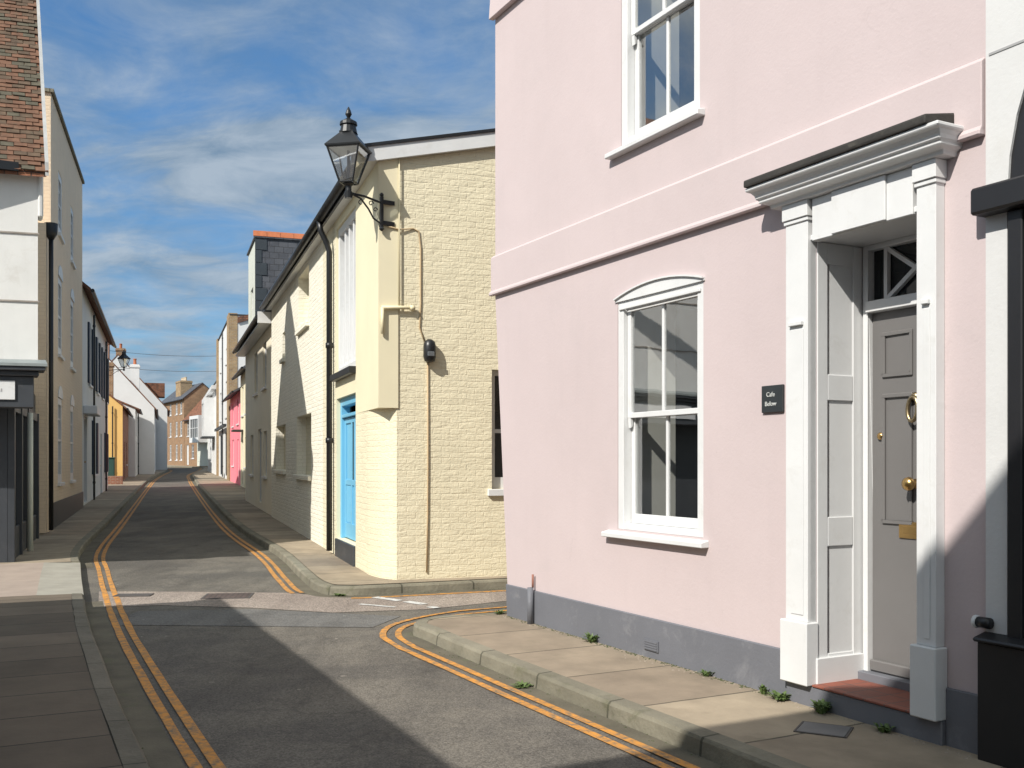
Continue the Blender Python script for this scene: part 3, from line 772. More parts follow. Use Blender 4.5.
m.build('wall', plain('white_stone_paint', (.60, .60, .595), .8, .06, 1.2, 35, .25, .006, dirt=(.5, .49, .46), dirt_amt=.3), B)
jn = MB()
for z in (3.65, 4.15, 4.7): MB().box(.02, 1.2 if z > 4.5 else .25, yf - .004, yf - .0005, z, z + .012).build('joint_line', MT['greyletter'], B)
MB().slab([(0, -.06, 6.98), (3.6, -.06, 6.98), (3.6, 9, 6.98), (0, 9, 6.98)], .07).build('roof', MT['lead'], B)
MB().add([(cx - rr * math.cos(math.pi * k / 24) , -.005, SPR + rr * math.sin(math.pi * k / 24)) for k in range(25)], [tuple(range(25))]).build('fanlight', MT['blackwood'], B)
MB().box(-.02, 3.3, -.12, .21, 2.84, 2.975).build('shop_cornice', MT['blackwood'], B, bevel=.012)
sf = MB(); sf.box(ARX0 + .001, ARX1 - .001, -.012, .28, .72, 2.835)
for k in range(5): sf.box(ARX0 + .02 + k * .70, ARX0 + .10 + k * .70, -.05, -.0125, .72, 2.835)
sf.build('shop_door', MT['blackwood'], B, bevel=.006)
MB().box(.0, 3.62, -.09, -.021, .09, .70).prism([(-.005, -.12, .70), (-.005, -.0205, .70), (-.005, -.0205, .745), (-.005, -.12, .72)], (3.66, 0, 0)).build('stall_riser', MT['blackwood'], B, bevel=.008)
MB().tube([(-.02, -.05, .79), (.05, -.05, .79)], .028, 10).build('pipe_bracket', MT['black'], B, smooth=True)
MB().tube([(-.04, -.05, .79), (-.021, -.05, .79)], .033, 10).build('pipe_flange', MT['white'], B, smooth=True)

# ================================================================== CREAM HOUSE
angR = math.atan2(-NX, NY)
SF, SN, CF = 25.4, 12.36, 2.57
fx, fy = S(CF, SF)
C = thing('cream_house', 'cream painted brick house on the corner with a blue door', 'house', fx, fy, angR, .2)
WC = SF - SN; ZE = 5.42
dr = (9.78, 11.42, .42, 2.58); ww = (9.78, 11.42, 2.95, 5.22)
u1 = (5.2, 6.7, 4.2, 5.26); l1 = (4.9, 7.0, 1.35, 2.5); l2 = (1.0, 3.0, 1.42, 2.44); u2 = (2.4, 2.9, 3.9, 4.5)
GD = Vector((.0227, .9997, 0))                    # gable direction in local coords
def gp(t, z, off=0):                            # point on the gable wall
    n = Vector((.9997, -.0227, 0)); p = Vector((WC, 0, 0)) + GD * t + n * off
    return (p.x, p.y, z)
m = MB()
m.holes(0, 8.4, .05, ZE, [l1, l2, u1, u2], 0, .22)
m.poly((0, 0, .05), (0, 0, ZE), (0, 7, ZE + 1.6), (0, 7, .05))
m.poly((0, 7, .05), (0, 7, ZE + 1.6), gp(7.1, ZE + 1.6), gp(7.1, .05))
m.build('wall', MT['whitebrick'], C)
m = MB(); m.holes(8.4, 9.7, .05, ZE, [], 0, .2); m.build('wall', MT['creamfront'], C)
m = MB(); m.holes(9.7, 11.45, .05, ZE, [dr, ww], 0, .24); m.build('wall', MT['creamrender'], C)
# lower corner, chamfered; upper corner square and rendered
ZC = 2.28
m = MB()
m.poly((11.45, 0, .05), (12.35, 0, .05), (12.35, 0, ZC), (11.45, 0, ZC))
m.poly((12.35, 0, .05), gp(.28, .05), gp(.28, ZC), (12.35, 0, ZC)) if False else None
# rounded chamfer
a0 = Vector((12.35, 0, 0)); a1 = Vector((WC, 0, 0)); a2 = Vector(gp(.22, 0))
cur = [((1 - t) ** 2) * a0 + 2 * t * (1 - t) * (a1 * .55 + (a0 + a2) / 2 * .45) + t * t * a2 for t in [k / 8 for k in range(9)]]
m = MB(); m.poly((11.45, 0, .05), (a0.x, 0, .05), (a0.x, 0, ZC), (11.45, 0, ZC))
for k in range(8):
    p, q = cur[k], cur[k + 1]; m.poly((p.x, p.y, .05), (q.x, q.y, .05), (q.x, q.y, ZC), (p.x, p.y, ZC))
T0, T1 = 1.47, 2.35                              # gable window
def gq(t0, t1, z0, z1): m.poly(gp(t0, z0), gp(t1, z0), gp(t1, z1), gp(t0, z1))
zr = lambda t: ZE + .06 + .215 * t
gq(.22, T0, .05, ZC); gq(T0, T1, .05, 1.25); gq(T1, 7.1, .05, ZC)
m.poly(gp(.235, ZC), gp(T0, ZC), gp(T0, zr(T0)), gp(.235, zr(.235)))
m.poly(gp(T0, 2.8), gp(T1, 2.8), gp(T1, zr(T1)), gp(T0, zr(T0)))
m.poly(gp(T1, ZC), gp(7.1, ZC), gp(7.1, zr(7.1)), gp(T1, zr(T1)))
for (ta, za, tb, zb) in ((T0, 1.25, T0, 2.8), (T1, 2.8, T1, 1.25), (T0, 2.8, T1, 2.8), (T1, 1.25, T0, 1.25)):
    m.poly(gp(ta, za), gp(tb, zb), gp(tb, zb, -.2), gp(ta, za, -.2))
# dense painted-brick relief: subdivide not needed, bump does it
m.build('gable_wall', MT['cream'], C)
m = MB()
m.poly((11.45, 0, ZC), (WC + .015, -.015, ZC), (WC + .015, -.015, ZE + .02), (11.45, 0, ZE + .02))
m.poly((WC + .015, -.015, ZC), gp(.235, ZC, .02), gp(.235, zr(.235), .02), (WC + .015, -.015, ZE + .06))
m.poly(gp(.235, ZC, .02), gp(.235, ZC, -.02), gp(.235, zr(.235), -.02), gp(.235, zr(.235), .02))
m.poly((11.45, 0, ZC), (11.45, .3, ZC), gp(.235, ZC, -.05), gp(.235, ZC, .02), (WC + .015, -.015, ZC))
m.build('corner_pier', MT['creamrender'], C)
# gable window (single light seen past the pink house)
m = MB()
def gbox(mm, t0, t1, z0, z1, o0, o1):
    mm.prism([gp(t0, z0, o0), gp(t1, z0, o0), gp(t1, z1, o0), gp(t0, z1, o0)], Vector(gp(0, 0, o1)) - Vector(gp(0, 0, o0)))
gbox(m, T0, T0 + .07, 1.25, 2.8, -.18, -.1); gbox(m, T1 - .07, T1, 1.25, 2.8, -.18, -.1); gbox(m, T0 + .07, T1 - .07, 2.73, 2.8, -.179, -.101); gbox(m, T0 + .07, T1 - .07, 1.25, 1.4, -.179, -.101); gbox(m, T0 + .07, T1 - .07, 1.98, 2.03, -.17, -.11)
gbox(m, (T0 + T1) / 2 - .015, (T0 + T1) / 2 + .015, 1.4, 2.73, -.165, -.115)
w = m.build('window', MT['white'], C)
m = MB(); m.poly(gp(T0 + .02, 1.3, -.15), gp(T1 - .02, 1.3, -.15), gp(T1 - .02, 2.75, -.15), gp(T0 + .02, 2.75, -.15)); m.build('pane', MT['glass'], w)
m = MB(); gbox(m, T0 - .06, T1 + .06, 1.16, 1.248, -.1, .05); m.build('sill', MT['white'], w, bevel=.006)
# blue door with narrow glazing
dm = MB(); y = .12; x0, x1, z0, z1 = dr
dm.box(x0, x0 + .1, y - .06, y + .08, z0, z1).box(x1 - .1, x1, y - .06, y + .08, z0, z1).box(x0 + .1, x1 - .1, y - .059, y + .079, z1 - .12, z1).box(x0 + .1, x1 - .1, y - .058, y + .078, 2.28, 2.33)
fo = dm.build('door_frame', MT['blue'], C, bevel=.005)
lf = MB(); lf.box(x0 + .104, x1 - .104, y + .01, y + .05, z0 + .02, 2.276)
wd = x1 - x0 - .2
for a, bq in ((0, .07), (.38, .44), (.56, .62), (.93, 1)): lf.box(x0 + .1 + wd * a + .004, x0 + .1 + wd * bq - .004, y - .012, y + .0095, z0 + .02, 2.27)
for za, zb in ((z0 + .021, z0 + .25), (1.25, 1.33), (2.19, 2.269)): lf.box(x0 + .12, x1 - .12, y - .011, y + .0085, za, zb)
for k in range(9): lf.box(x0 + .1 + wd * (.09 + .033 * k), x0 + .1 + wd * (.09 + .033 * k) + .025, y - .004, y + .009, z0 + .26, 1.24)
dd = lf.build('door', MT['blue'], C, bevel=.003)
MB().box(x0 + .1 + wd * .44, x0 + .1 + wd * .56, y + .0, y + .0095, 1.34, 2.18).build('pane', MT['glass'], dd)
MB().lathe([(.02, 0), (.012, -.03), (.03, -.05), (.02, -.07)], (x1 - .2, y - .012, 1.3), 10, 'y').build('handle', MT['brass'], dd, smooth=True)
MB().box(dr[0] + .02, dr[1] - .02, -.03, .24, .1, .415).build('door_step', MT['charcoal'], C, bevel=.01)
# tall white window over the door
wm = MB(); x0, x1, z0, z1 = ww; y = .1
wm.box(x0, x0 + .12, y - .07, y + .08, z0, z1).box(x1 - .12, x1, y - .07, y + .08, z0, z1).box(x0 + .12, x1 - .12, y - .069, y + .079, z1 - .12, z1).box(x0 + .12, x1 - .12, y - .068, y + .078, z0, z0 + .1)
for k in (1, 2, 3): xx = x0 + .12 + (x1 - x0 - .24) * k / 4; wm.box(xx - .035, xx + .035, y - .05, y + .04, z0 + .1, z1 - .12)
wm.box(x0 + .12, x1 - .12, y - .0, y + .045, z0 + .1, z0 + .85)
w = wm.build('window', MT['white'], C, bevel=.004)
MB().poly((x0 + .1, y + .05, z0 + .1), (x1 - .1, y + .05, z0 + .1), (x1 - .1, y + .05, z1 - .1), (x0 + .1, y + .05, z1 - .1)).build('pane', glass_dark('pale_blind_glass', (.32, .34, .35), .1), w)
MB().box(x0 - .04, x1 + .02, -.10, y - .071, z0 - .1, z0 - .003).build('sill', MT['black'], w, bevel=.006)
# blind-recess and shaded windows further along
for q in (u1, u2, l1, l2):
    bw_ = MB().box(q[0] - .01, q[1] + .01, .19, .3, q[2] - .01, q[3] + .01).build('blind_window', MT['creamfront'], C)
    MB().box(q[0] - .05, q[1] + .05, -.07, .189, q[2] - .09, q[2] - .002).build('sill', MT['whitebrick'], bw_, bevel=.008)
# roof, eaves, fascia
OV = .17
m = MB()
zt = ZE + .13
m.slab([(-.05, -OV, zt - .1), (WC + .045, -OV, zt - .1), gp(7.1, zr(7.1) + .07, .045), (-.05, 7, zr(7.1) + .03)], .09)
m.build('roof', MT['slate'], C)
MB().box(-.05, WC + .02, -OV + .02, -.001, ZE - .05, ZE - .005).build('soffit', MT['white'], C)
MB().box(-.05, WC + .08, -OV - .0, -OV + .019, ZE - .07, ZE + .03).build('fascia', MT['charcoal'], C)
m = MB()
def gv(t, z, off): return gp(t, zr(t) + z, off)
m.prism([gv(-.36, -.12, .021), gv(6.9, -.12, .021), gv(6.9, .06, .021), gv(-.36, .06, .021)], Vector(gp(0, 0, .06)) - Vector(gp(0, 0, 0)))
m.build('bargeboard', MT['white'], C)
m = MB(); m.prism([gv(-.38, .061, -.05), gv(6.9, .061, -.05), gv(6.9, .10, -.05), gv(-.38, .10, -.05)], Vector(gp(0, 0, .15)) - Vector(gp(0, 0, 0))); m.build('verge_trim', MT['black'], C)
MB().tube([(-.1, -OV - .06, ZE + .0), (WC + .1, -OV - .06, ZE + .02)], .065, 10).build('gutter', MT['black'], C, smooth=True)
xd = 9.55
MB().tube([(xd, -OV - .06, ZE - .03), (xd, -OV - .04, ZE - .18), (xd, -.12, ZE - .36), (xd, -.075, ZE - .5), (xd, -.075, .2)], .045, 10).tube([(xd, -.075, 1.9), (xd, -.075, 1.98)], .058, 10).tube([(xd, -.075, 3.4), (xd, -.075, 3.48)], .058, 10).build('downpipe', MT['black'], C, smooth=True)
# pipes and cables on the gable
m = MB(); m.tube([gp(.02, 3.53, .05), gp(.28, 3.54, .05), gp(.44, 3.54, .05)], .022, 8).tube([gp(.03, 3.53, .05), gp(.03, 3.2, .05)], .022, 8).tube([gp(.38, 3.54, .05), gp(.44, 3.54, .05)], .035, 8)
m.build('overflow_pipe', MT['creampipe'], C, smooth=True)
MB().tube([gp(.245, 3.5, .035), gp(.245, zr(.235) - .1, .035)], .010, 6).build('conduit', MT['creampipe'], C, smooth=True)
MB().tube([gp(.1, 4.55, .04), gp(.25, 4.52, .03), gp(.43, 4.55, .012), gp(.50, 4.52, .012), gp(.525, 4.3, .012), gp(.525, 3.6, .012), gp(.51, 3.3, .012), gp(.58, 3.12, .012)], .010, 6).build('cable', MT['cable'], C, smooth=True)
MB().tube([gp(.615, 2.88, .014), gp(.62, 1.6, .014), gp(.615, .9, .014), gp(.60, .2, .014)], .011, 6).build('cable', MT['cable'], C, smooth=True)
def gworld(t, z, off):
    p = Vector(gp(t, 0, off)); c_, s_ = math.cos(angR), math.sin(angR)
    return (fx + p.x * c_ - p.y * s_, fy + p.x * s_ + p.y * c_, z)
q = gworld(.63, 2.86, .0); angG = math.atan2(*reversed([gworld(1, 0, 0)[i] - gworld(0, 0, 0)[i] for i in (0, 1)]))
al = thing('outdoor_light', 'black oval outdoor light box fixed on the cream brick gable', 'wall light', q[0], q[1], angG, 2.86)
MB().lathe([(.02, 2.86), (.065, 2.875), (.082, 2.93), (.082, 3.06), (.07, 3.12), (.03, 3.15)], (0, -.06, 0), 14).build('housing', MT['black'], al, smooth=True)
MB().box(-.05, .05, -.06, -.002, 2.9, 3.1).build('back_plate', MT['black'], al)
MB().box(-.045, .045, -.148, -.135, 2.93, 2.99).build('lens', plain('grey_lens', (.12, .13, .14), .2), al, bevel=.008)

# ------------------------------------------------------------------ wall lanterns
def lantern(label, x, y, rz, z, arm=.48, sc=1.0, flip=1):
    """origin at the wall; local -x points out along the arm; z = arm height"""
    t = thing('street_lamp', label, 'street lamp', x, y, rz, z, 'black lanterns on wall brackets')
    k = sc
    br = MB()
    br.box(.0, .035, -.02, .02, z - .30 * k, z + .12 * k)                     # upright
    br.lathe([(.012, z + .12 * k), (.03, z + .14 * k), (.012, z + .17 * k)], (.017, 0, 0), 8).lathe([(.01, z - .36 * k), (.035, z - .33 * k), (.02, z - .3 * k)], (.017, 0, 0), 8)
    br.box(.036, .19, -.016, .016, z + .02 * k, z + .075 * k).box(.036, .19, -.016, .016, z - .27 * k, z - .215 * k)
    br.tube([(0, 0, z + .03), (-arm * .5, 0, z + .075), (-arm, 0, z + .09)], .016 * k, 8)
    br.tube([(.01, 0, z - .26 * k), (-arm * .22, 0, z - .2 * k), (-arm * .38, 0, z - .08 * k), (-arm * .62, 0, z + .04), (-arm * .9, 0, z + .08)], .013 * k, 8)
    for cx_, cz_, r_ in ((-arm * .62, z - .01, .045 * k), (-arm * .3, z + .0, .04 * k), (-arm * .16, z - .07, .035 * k)):
        br.tube([(cx_ + (r_ * (1 - a_ / 9)) * math.cos(a_), 0, cz_ + (r_ * (1 - a_ / 9)) * math.sin(a_)) for a_ in [j * .45 for j in range(15)]], .007 * k, 6)
    br.build('bracket', MT['black'], t)
    lx = -arm; zb = z + .11
    MB().lathe([(.05 * k, zb - .1 * k), (.06 * k, zb - .02), (.04 * k, zb), (.04 * k, zb + .06 * k), (.075 * k, zb + .09 * k), (.075 * k, zb + .11 * k)], (lx, 0, 0), 12).build('cup', MT['black'], t)
    z0, z1 = zb + .11 * k, zb + .56 * k; r0, r1 = .135 * k, .315 * k
    cor = lambda r, zz: [(lx + r * math.cos(R(45) * 0 + math.pi / 2 * j), r * math.sin(math.pi / 2 * j), zz) for j in range(4)]
    f = MB(); b0, b1 = cor(r0, z0), cor(r1, z1)
    for j in range(4):
        f.tube([b0[j], b1[j]], .013 * k, 6); f.tube([b0[j], b0[(j + 1) % 4]], .013 * k, 6); f.tube([b1[j], b1[(j + 1) % 4]], .016 * k, 6)
    f.tube([(lx, 0, z0), (lx, 0, z1)], .02 * k, 6)
    f.build('lantern_frame', MT['black'], t)
    rt = MB(); rt.lathe([(r1 * 1.1, z1), (r1 * 1.12, z1 + .02 * k), (.135 * k, z1 + .21 * k), (.14 * k, z1 + .235 * k)], (lx, 0, 0), 4)
    rt.lathe([(.12 * k, z1 + .22 * k), (.10 * k, z1 + .32 * k), (.12 * k, z1 + .33 * k), (.115 * k, z1 + .37 * k), (.05 * k, z1 + .41 * k), (.02 * k, z1 + .43 * k), (.045 * k, z1 + .48 * k), (.03 * k, z1 + .53 * k), (.006 * k, z1 + .58 * k)], (lx, 0, 0), 14)
    rt.build('lantern_roof', MT['black'], t)
    gl = MB(); c0, c1 = cor(r0 * .96, z0 + .01), cor(r1 * .97, z1 - .01)
    for j in range(4): gl.poly(c0[j], c0[(j + 1) % 4], c1[(j + 1) % 4], c1[j])
    gl.build('lantern_glass', MT['lampglass'], t)
    u = MB().poly(*[(p[0], p[1], p[2] - .015) for p in cor(r1 * .9, z1)]); u.build('reflector', MT['white'], t)
    return t
q = gworld(.0, 0, .07)
lantern('large black lantern on the corner of the cream house', q[0], q[1], R(19.3) + .25, 4.80, arm=.43, sc=.90)

# ================================================================== right-hand terrace beyond
def rhouse(name, label, s0, s1, c, cat='house', zb=None, depth=7, group=None):
    x, y = S(c, s1); zb = (g(y) + KH) if zb is None else zb
    return thing(name, label, cat, x, y, angR, zb, group), s1 - s0, zb, (lambda s: s1 - s)
def lhouse(name, label, s0, s1, c, cat='house', zb=None, group=None):
    x, y = S(c, s0); zb = (g(y) + KH) if zb is None else zb
    return thing(name, label, cat, x, y, math.pi / 2 + TH, zb, group), s1 - s0, zb, (lambda s: s - s0)
GH = 'houses along the narrow street'
# B: low peach house with deep eaves
h, w, zb, X = rhouse('terraced_house', 'low cream grey rendered house with white eaves beyond the cream house', 25.5, 34, 2.6, group=GH)
hs = [(4.6, 5.6, zb + .15, zb + 2.2), (6.2, 7.1, zb + .9, zb + 2.1), (2.0, 3.0, zb + .9, zb + 2.1), (3.4, 4.4, 3.6, 4.8), (6.0, 7.0, 3.6, 4.8)]
shell(h, w, 7, zb - .2, 5.35, hs, 'creamgrey', roof='eaves', rise=2.2, over=.32, roofmat='slate', vover=.02)
door(h, *hs[0], mat='charcoal')
for q in hs[1:]: window(h, *q, cols=2, rows=2)
MB().box(w - .02, w + .06, -.36, 3.4, 5.05, 5.33).build('bargeboard', MT['white'], h)
MB().box(0, w, -.31, -.02, 5.06, 5.1).build('soffit', MT['white'], h)
# C: taller house, slate-hung side
h, w, zb, X = rhouse('slate_hung_house', 'tall house with slate hung side wall and orange ridge tiles', 34.2, 37.2, 2.95, group=GH)
hs = [(.4, 1.3, zb + .1, zb + 2.2), (1.7, 2.6, zb + .9, zb + 2.3), (1.0, 2.0, 3.6, 5.2), (1.0, 2.0, 6.4, 7.6)]
ZS = 9.05
b = MB(); b.holes(0, w, zb - .2, ZS, hs, 0, .14); b.poly((0, 0, zb - .2), (0, 0, ZS), (0, 6, ZS), (0, 6, zb - .2)); b.poly((0, 6, zb - .2), (0, 6, ZS), (w, 6, ZS), (w, 6, zb - .2)); b.build('wall', MT['palegreen'], h)
MB().box(w, w + .06, -.02, 6, zb - .2, ZS).build('slate_hanging', MT['slate'], h)
qn = MB()
for k in range(14): qn.box(w + .0605, w + .085, -.03, .35 if k % 2 else .18, 3.2 + k * .42, 3.2 + k * .42 + .4)
qn.build('slate_quoins', plain('dark_slate', (.035, .045, .055), .6, .2, 4), h)
MB().box(-.05, w + .12, -.06, 6.1, ZS + .0, ZS + .05).build('roof', MT['slate'], h)
rg = MB()
for k in range(14): rg.prism([(w + .13, -.08 + k * .44, ZS + .05), (w + .13, -.08 + k * .44 + .43, ZS + .05), (w + .05, -.08 + k * .44 + .43, ZS + .24), (w + .05, -.08 + k * .44, ZS + .24)], (-.15, 0, 0))
rg.build('ridge_tiles', MT['ridge'], h)
door(h, *hs[0], mat='green')
for q in hs[1:]: window(h, *q, cols=2, rows=4)
# D: narrow cream house
h, w, zb, X = rhouse('terraced_house', 'narrow cream two storey house between the pink one and the pale one', 42.3, 48, 3.45, group=GH)
hs = [(.7, 1.6, zb + .1, zb + 2.15), (2.6, 3.8, zb + .9, zb + 2.2), (.8, 1.8, 3.7, 5.0), (3.0, 4.2, 3.7, 5.0)]
shell(h, w, 6, zb - .2, 5.6, hs, 'creamrender', roof='eaves', rise=2.0, over=.3, roofmat='slate')
door(h, *hs[0], mat='white')
for q in hs[1:]: window(h, *q, cols=2, rows=4)
MB().box(.55, 1.75, -.45, -.02, zb + 2.5, zb + 2.58).build('door_canopy', MT['lead'], h)
# E: bright pink
h, w, zb, X = rhouse('terraced_house', 'bright rose pink two storey house with slate roof', 48.2, 56.2, 3.5, group=GH)
hs = [(5.3, 6.2, zb + .1, zb + 2.15), (1.6, 2.8, zb + .85, zb + 2.2), (5.2, 6.3, zb + 2.9, zb + 4.1), (1.6, 2.7, zb + 2.9, zb + 4.1)]
shell(h, w, 6, zb - .2, 5.0, hs, 'rose', roof='eaves', rise=1.6, over=.35, roofmat='slate')
door(h, *hs[0], mat='rose')
for q in hs[1:]: window(h, *q, cols=2, rows=4)
# F: tall white with brick ends and black garage door
h, w, zb, X = rhouse('tall_house', 'tall three storey white house with yellow brick ends and dark ground floor', 56.5, 69.5, 3.55, group=GH)
hs = [(2.2, 4.8, zb + .1, zb + 2.6), (7.6, 10.6, zb + .1, zb + 2.7), (2.4, 3.8, 4.2, 6.0), (8.2, 10.2, 4.2, 6.3), (3.0, 3.8, 7.3, 8.2), (8.6, 9.4, 7.3, 8.2)]
shell(h, w, 7, zb - .2, 9.6, hs, 'whiteclean', roofmat='lead')
for xa, xb in ((-.02, .9), (w - 1.6, w + .03)): MB().box(xa, xb, -.12, .35, zb - .2, 9.72).build('brick_end', MT['yellowbrick'], h)
MB().slab([(w - 3, .36, 9.5), (w + .1, .36, 9.5), (w + .1, 3.5, 10.5), (w - 3, 3.5, 10.5)], .3).build('attic_roof', MT['clay'], h)
for q in hs[:2]: door(h, *q, mat='darkblue', frame='charcoal', handle=False)
for q in hs[2:]: window(h, *q, cols=2, rows=2)
downpipe(h, 6.2, zb, 9.5)
MB().box(1.2, 11.2, -.3, -.125, zb + 2.9, zb + 3.05).build('canopy', MT['charcoal'], h)
# G: white house with upper bay
h, w, zb, X = rhouse('terraced_house', 'white house with a projecting upper bay window at the street bend', 70, 84, 3.5, group=GH)
hs = [(2.0, 3.0, zb + .1, zb + 2.2), (4.2, 5.8, zb + .8, zb + 2.3), (9.0, 10.0, zb + .1, zb + 2.2), (2.2, 3.4, 3.9, 5.6)]
shell(h, w, 7, zb - .2, 7.0, hs, 'whiteclean', roofmat='lead')
door(h, *hs[0], mat='darkblue'); door(h, *hs[2], mat='charcoal'); window(h, *hs[1], cols=2, rows=4); window(h, *hs[3], cols=2, rows=4)
by = MB().box(7.6, 11.2, -.75, -.001, 3.4, 3.9).box(7.6, 11.2, -.75, -.001, 5.75, 6.1).box(7.6, 7.9, -.75, -.001, 3.9, 5.75).box(10.9, 11.2, -.75, -.001, 3.9, 5.75).build('bay', MT['white'], h)
bm_ = MB()
for k in range(1, 4): bm_.box(7.9 + k * .75 - .03, 7.9 + k * .75 + .03, -.72, -.66, 3.9, 5.75)
bm_.box(7.9, 10.9, -.715, -.665, 4.8, 4.86)
bm_.build('bay_glazing_bars', MT['white'], by)
MB().box(7.9, 10.9, -.65, -.6, 3.9, 5.75).build('pane', MT['glass'], by)
MB().box(7.4, 11.4, -.85, -.001, 3.3, 3.39).build('bay_base', MT['charcoal'], by)
MB().box(-.2, w + .2, -.35, -.061, 6.5, 6.75).build('cornice', MT['white'], h)
# K and J : brick houses closing the view (street bends left)
def along(name, label, p0, p1, cat='house'):
    zb = g(p0[1]) + KH; a = math.atan2(p1[1] - p0[1], p1[0] - p0[0])
    return thing(name, label, cat, p0[0], p0[1], a, zb, GH), math.dist(p0, p1), zb
h, w, zb = along('brick_house', 'brown brick house with tiled mansard roof and white bay window', (-36.2, 110.5), (-29.6, 99.5))
hs = [(1.0, 2.0, zb + .1, zb + 2.3), (3.2, 4.4, zb + .8, zb + 2.3), (6.4, 8.0, zb + .5, zb + 2.4), (1.2, 2.2, 4.4, 6.0), (3.4, 4.4, 4.4, 6.0)]
shell(h, w, 6, zb - .2, 6.3, hs, 'brownbrick', roof='eaves', rise=3.5, over=.2, roofmat='clay')
door(h, *hs[0], mat='white')
for q in hs[1:]: window(h, *q, cols=2, rows=4)
MB().box(6.0, 11, -.06, -.002, zb, zb + 2.75).build('painted_ground_floor', MT['palegreen'], h)
by = MB().box(6.6, 10.4, -1.0, -.001, 3.6, 4.1).box(6.6, 10.4, -1.0, -.001, 6.0, 6.35).box(6.6, 6.9, -1.0, -.001, 4.1, 6).box(10.1, 10.4, -1.0, -.001, 4.1, 6).build('bay', MT['white'], h)
MB().box(6.9, 10.1, -.9, -.85, 4.1, 6).build('pane', MT['glass'], by)
m = MB()
for k in (1, 2, 3): m.box(6.9 + k * .8 - .03, 6.9 + k * .8 + .03, -.97, -.91, 4.1, 6)
m.box(6.9, 10.1, -.965, -.915, 5.05, 5.1).build('bay_glazing_bars', MT['white'], by)
chimney(h, 7.6, 2.6, 8.6, 11.2, w=1.1, d=.9, mat='redbrick', pots=3)
h, w, zb = along('brick_house', 'tall yellow brown brick house with slate roof and wide chimney stack', (-42.5, 121), (-36.4, 111))
hs = []
for xx in (1.5, 4.6, 7.6, 9.8):
    for za, zb_ in ((zb + .5, zb + 2.3), (zb + 3.2, zb + 4.9), (zb + 5.7, zb + 7.0)): hs.append((xx, xx + 1.0, za, zb_))
shell(h, w, 4, zb - .2, 8.7, hs, 'brownbrick', roof='eaves', rise=1.7, over=.25, roofmat='slate')
for q in hs: window(h, *q, cols=2, rows=4, fw=.12)
chimney(h, 7.4, 1.0, 8.4, 10.9, w=2.3, d=1.3, mat='yellowbrick', pots=5, pot='potcream')

# ================================================================== left-hand houses
# W: white corner house with steep tiled roof and shop
wx, wy = -6.78, 14.3
angL = math.atan2(nX, -nY)
Wt = thing('corner_shop', 'white rendered corner house with steep mossy tiled roof over a dark shop front', 'shop', wx, wy, angL, .1)
WW, WD, WE, WR = 6.62, 8.0, 5.85, 4.1
m = MB()
m.poly((0, 0, 2.9), (WW, 0, 2.9), (WW, 0, WE), (WW / 2, 0, WE + WR), (0, 0, WE)); m.poly((0, WD, 2.9), (0, WD, WE), (WW / 2, WD, WE + WR), (WW, WD, WE), (WW, WD, 2.9))
m.poly((0, 0, 2.9), (0, 0, WE), (0, WD, WE), (0, WD, 2.9)); m.poly((WW, 0, 2.9), (WW, WD, 2.9), (WW, WD, WE), (WW, 0, WE)); m.poly((0, 0, 2.9), (0, WD, 2.9), (WW, WD, 2.9), (WW, 0, 2.9))
m.build('wall', MT['whiter'], Wt)
ln = MB()
for z in (3.88, 4.85): ln.box(-.018, -.001, -.02, WD, z, z + .022)
ln.build('wall_bands', plain('stained_band', (.35, .31, .27), .8, .3, 6), Wt)
sb = MB(); sl = math.hypot(WW / 2, WR)
slope = Vector((WW / 2, 0, WR)).normalized()
r = MB()
r.slab([(-.18, -.1, WE - .223 + .1), (WW / 2, -.1, WE + WR + .1), (WW / 2, WD, WE + WR + .1), (-.18, WD, WE - .223 + .1)], .09)
r.slab([(WW / 2, -.1, WE + WR + .099), (WW + .18, -.1, WE - .223 + .099), (WW + .18, WD, WE - .223 + .099), (WW / 2, WD, WE + WR + .099)], .09)
rf = r.build('roof', MT['clay'], Wt)
# individual plain tiles on the slope that faces the junction
tm = MB(); tmi = []
nrm = Vector((-WR, 0, WW / 2)).normalized()
rows = int(sl / .105) + 2
for i in range(rows):
    base = Vector((-.2, 0, WE - .248 + .1)) + slope * (i * .105)
    for j in range(24):
        y0 = -.12 + j * .172 + (.086 if i % 2 else 0) + random.uniform(-.006, .006)
        lift = random.uniform(.018, .034); e = random.uniform(-.008, .008)
        a = base + slope * e; bq = base + slope * (.16 + e)
        ps = [Vector((a.x, y0, a.z)) + nrm * lift, Vector((a.x, y0 + .165, a.z)) + nrm * (lift + random.uniform(-.006, .006)), Vector((bq.x, y0 + .165, bq.z)) + nrm * .006, Vector((bq.x, y0, bq.z)) + nrm * .006]
        low = [p - nrm * .016 for p in ps]
        tmi += [random.choice((0, 0, 0, 1, 1, 2))] * 4
        tm.add([tuple(p) for p in ps + low], [(0, 1, 2, 3), (0, 4, 5, 1), (1, 5, 6, 2), (3, 7, 4, 0)])
tcs = ((.17, .085, .05), (.115, .075, .047), (.10, .088, .06))
tmat = [plain('plain_tile_%s' % 'abc'[k], tcs[k], .9, .45, 6, 50, .4, .006, dirt=(.10, .095, .06), dirt_amt=.7, ds=9) for k in range(3)]
to = tm.build('roof_tiles', tmat[0], rf, merge=False)
for k in (1, 2): to.data.materials.append(tmat[k])
for pg, mi in zip(to.data.polygons, tmi): pg.material_index = mi
SHK = .19
for ob in [o for o in COL.objects if o.parent == Wt or (o.parent and o.parent.parent == Wt)]:
    for vv in ob.data.vertices: vv.co.x += SHK * vv.co.y
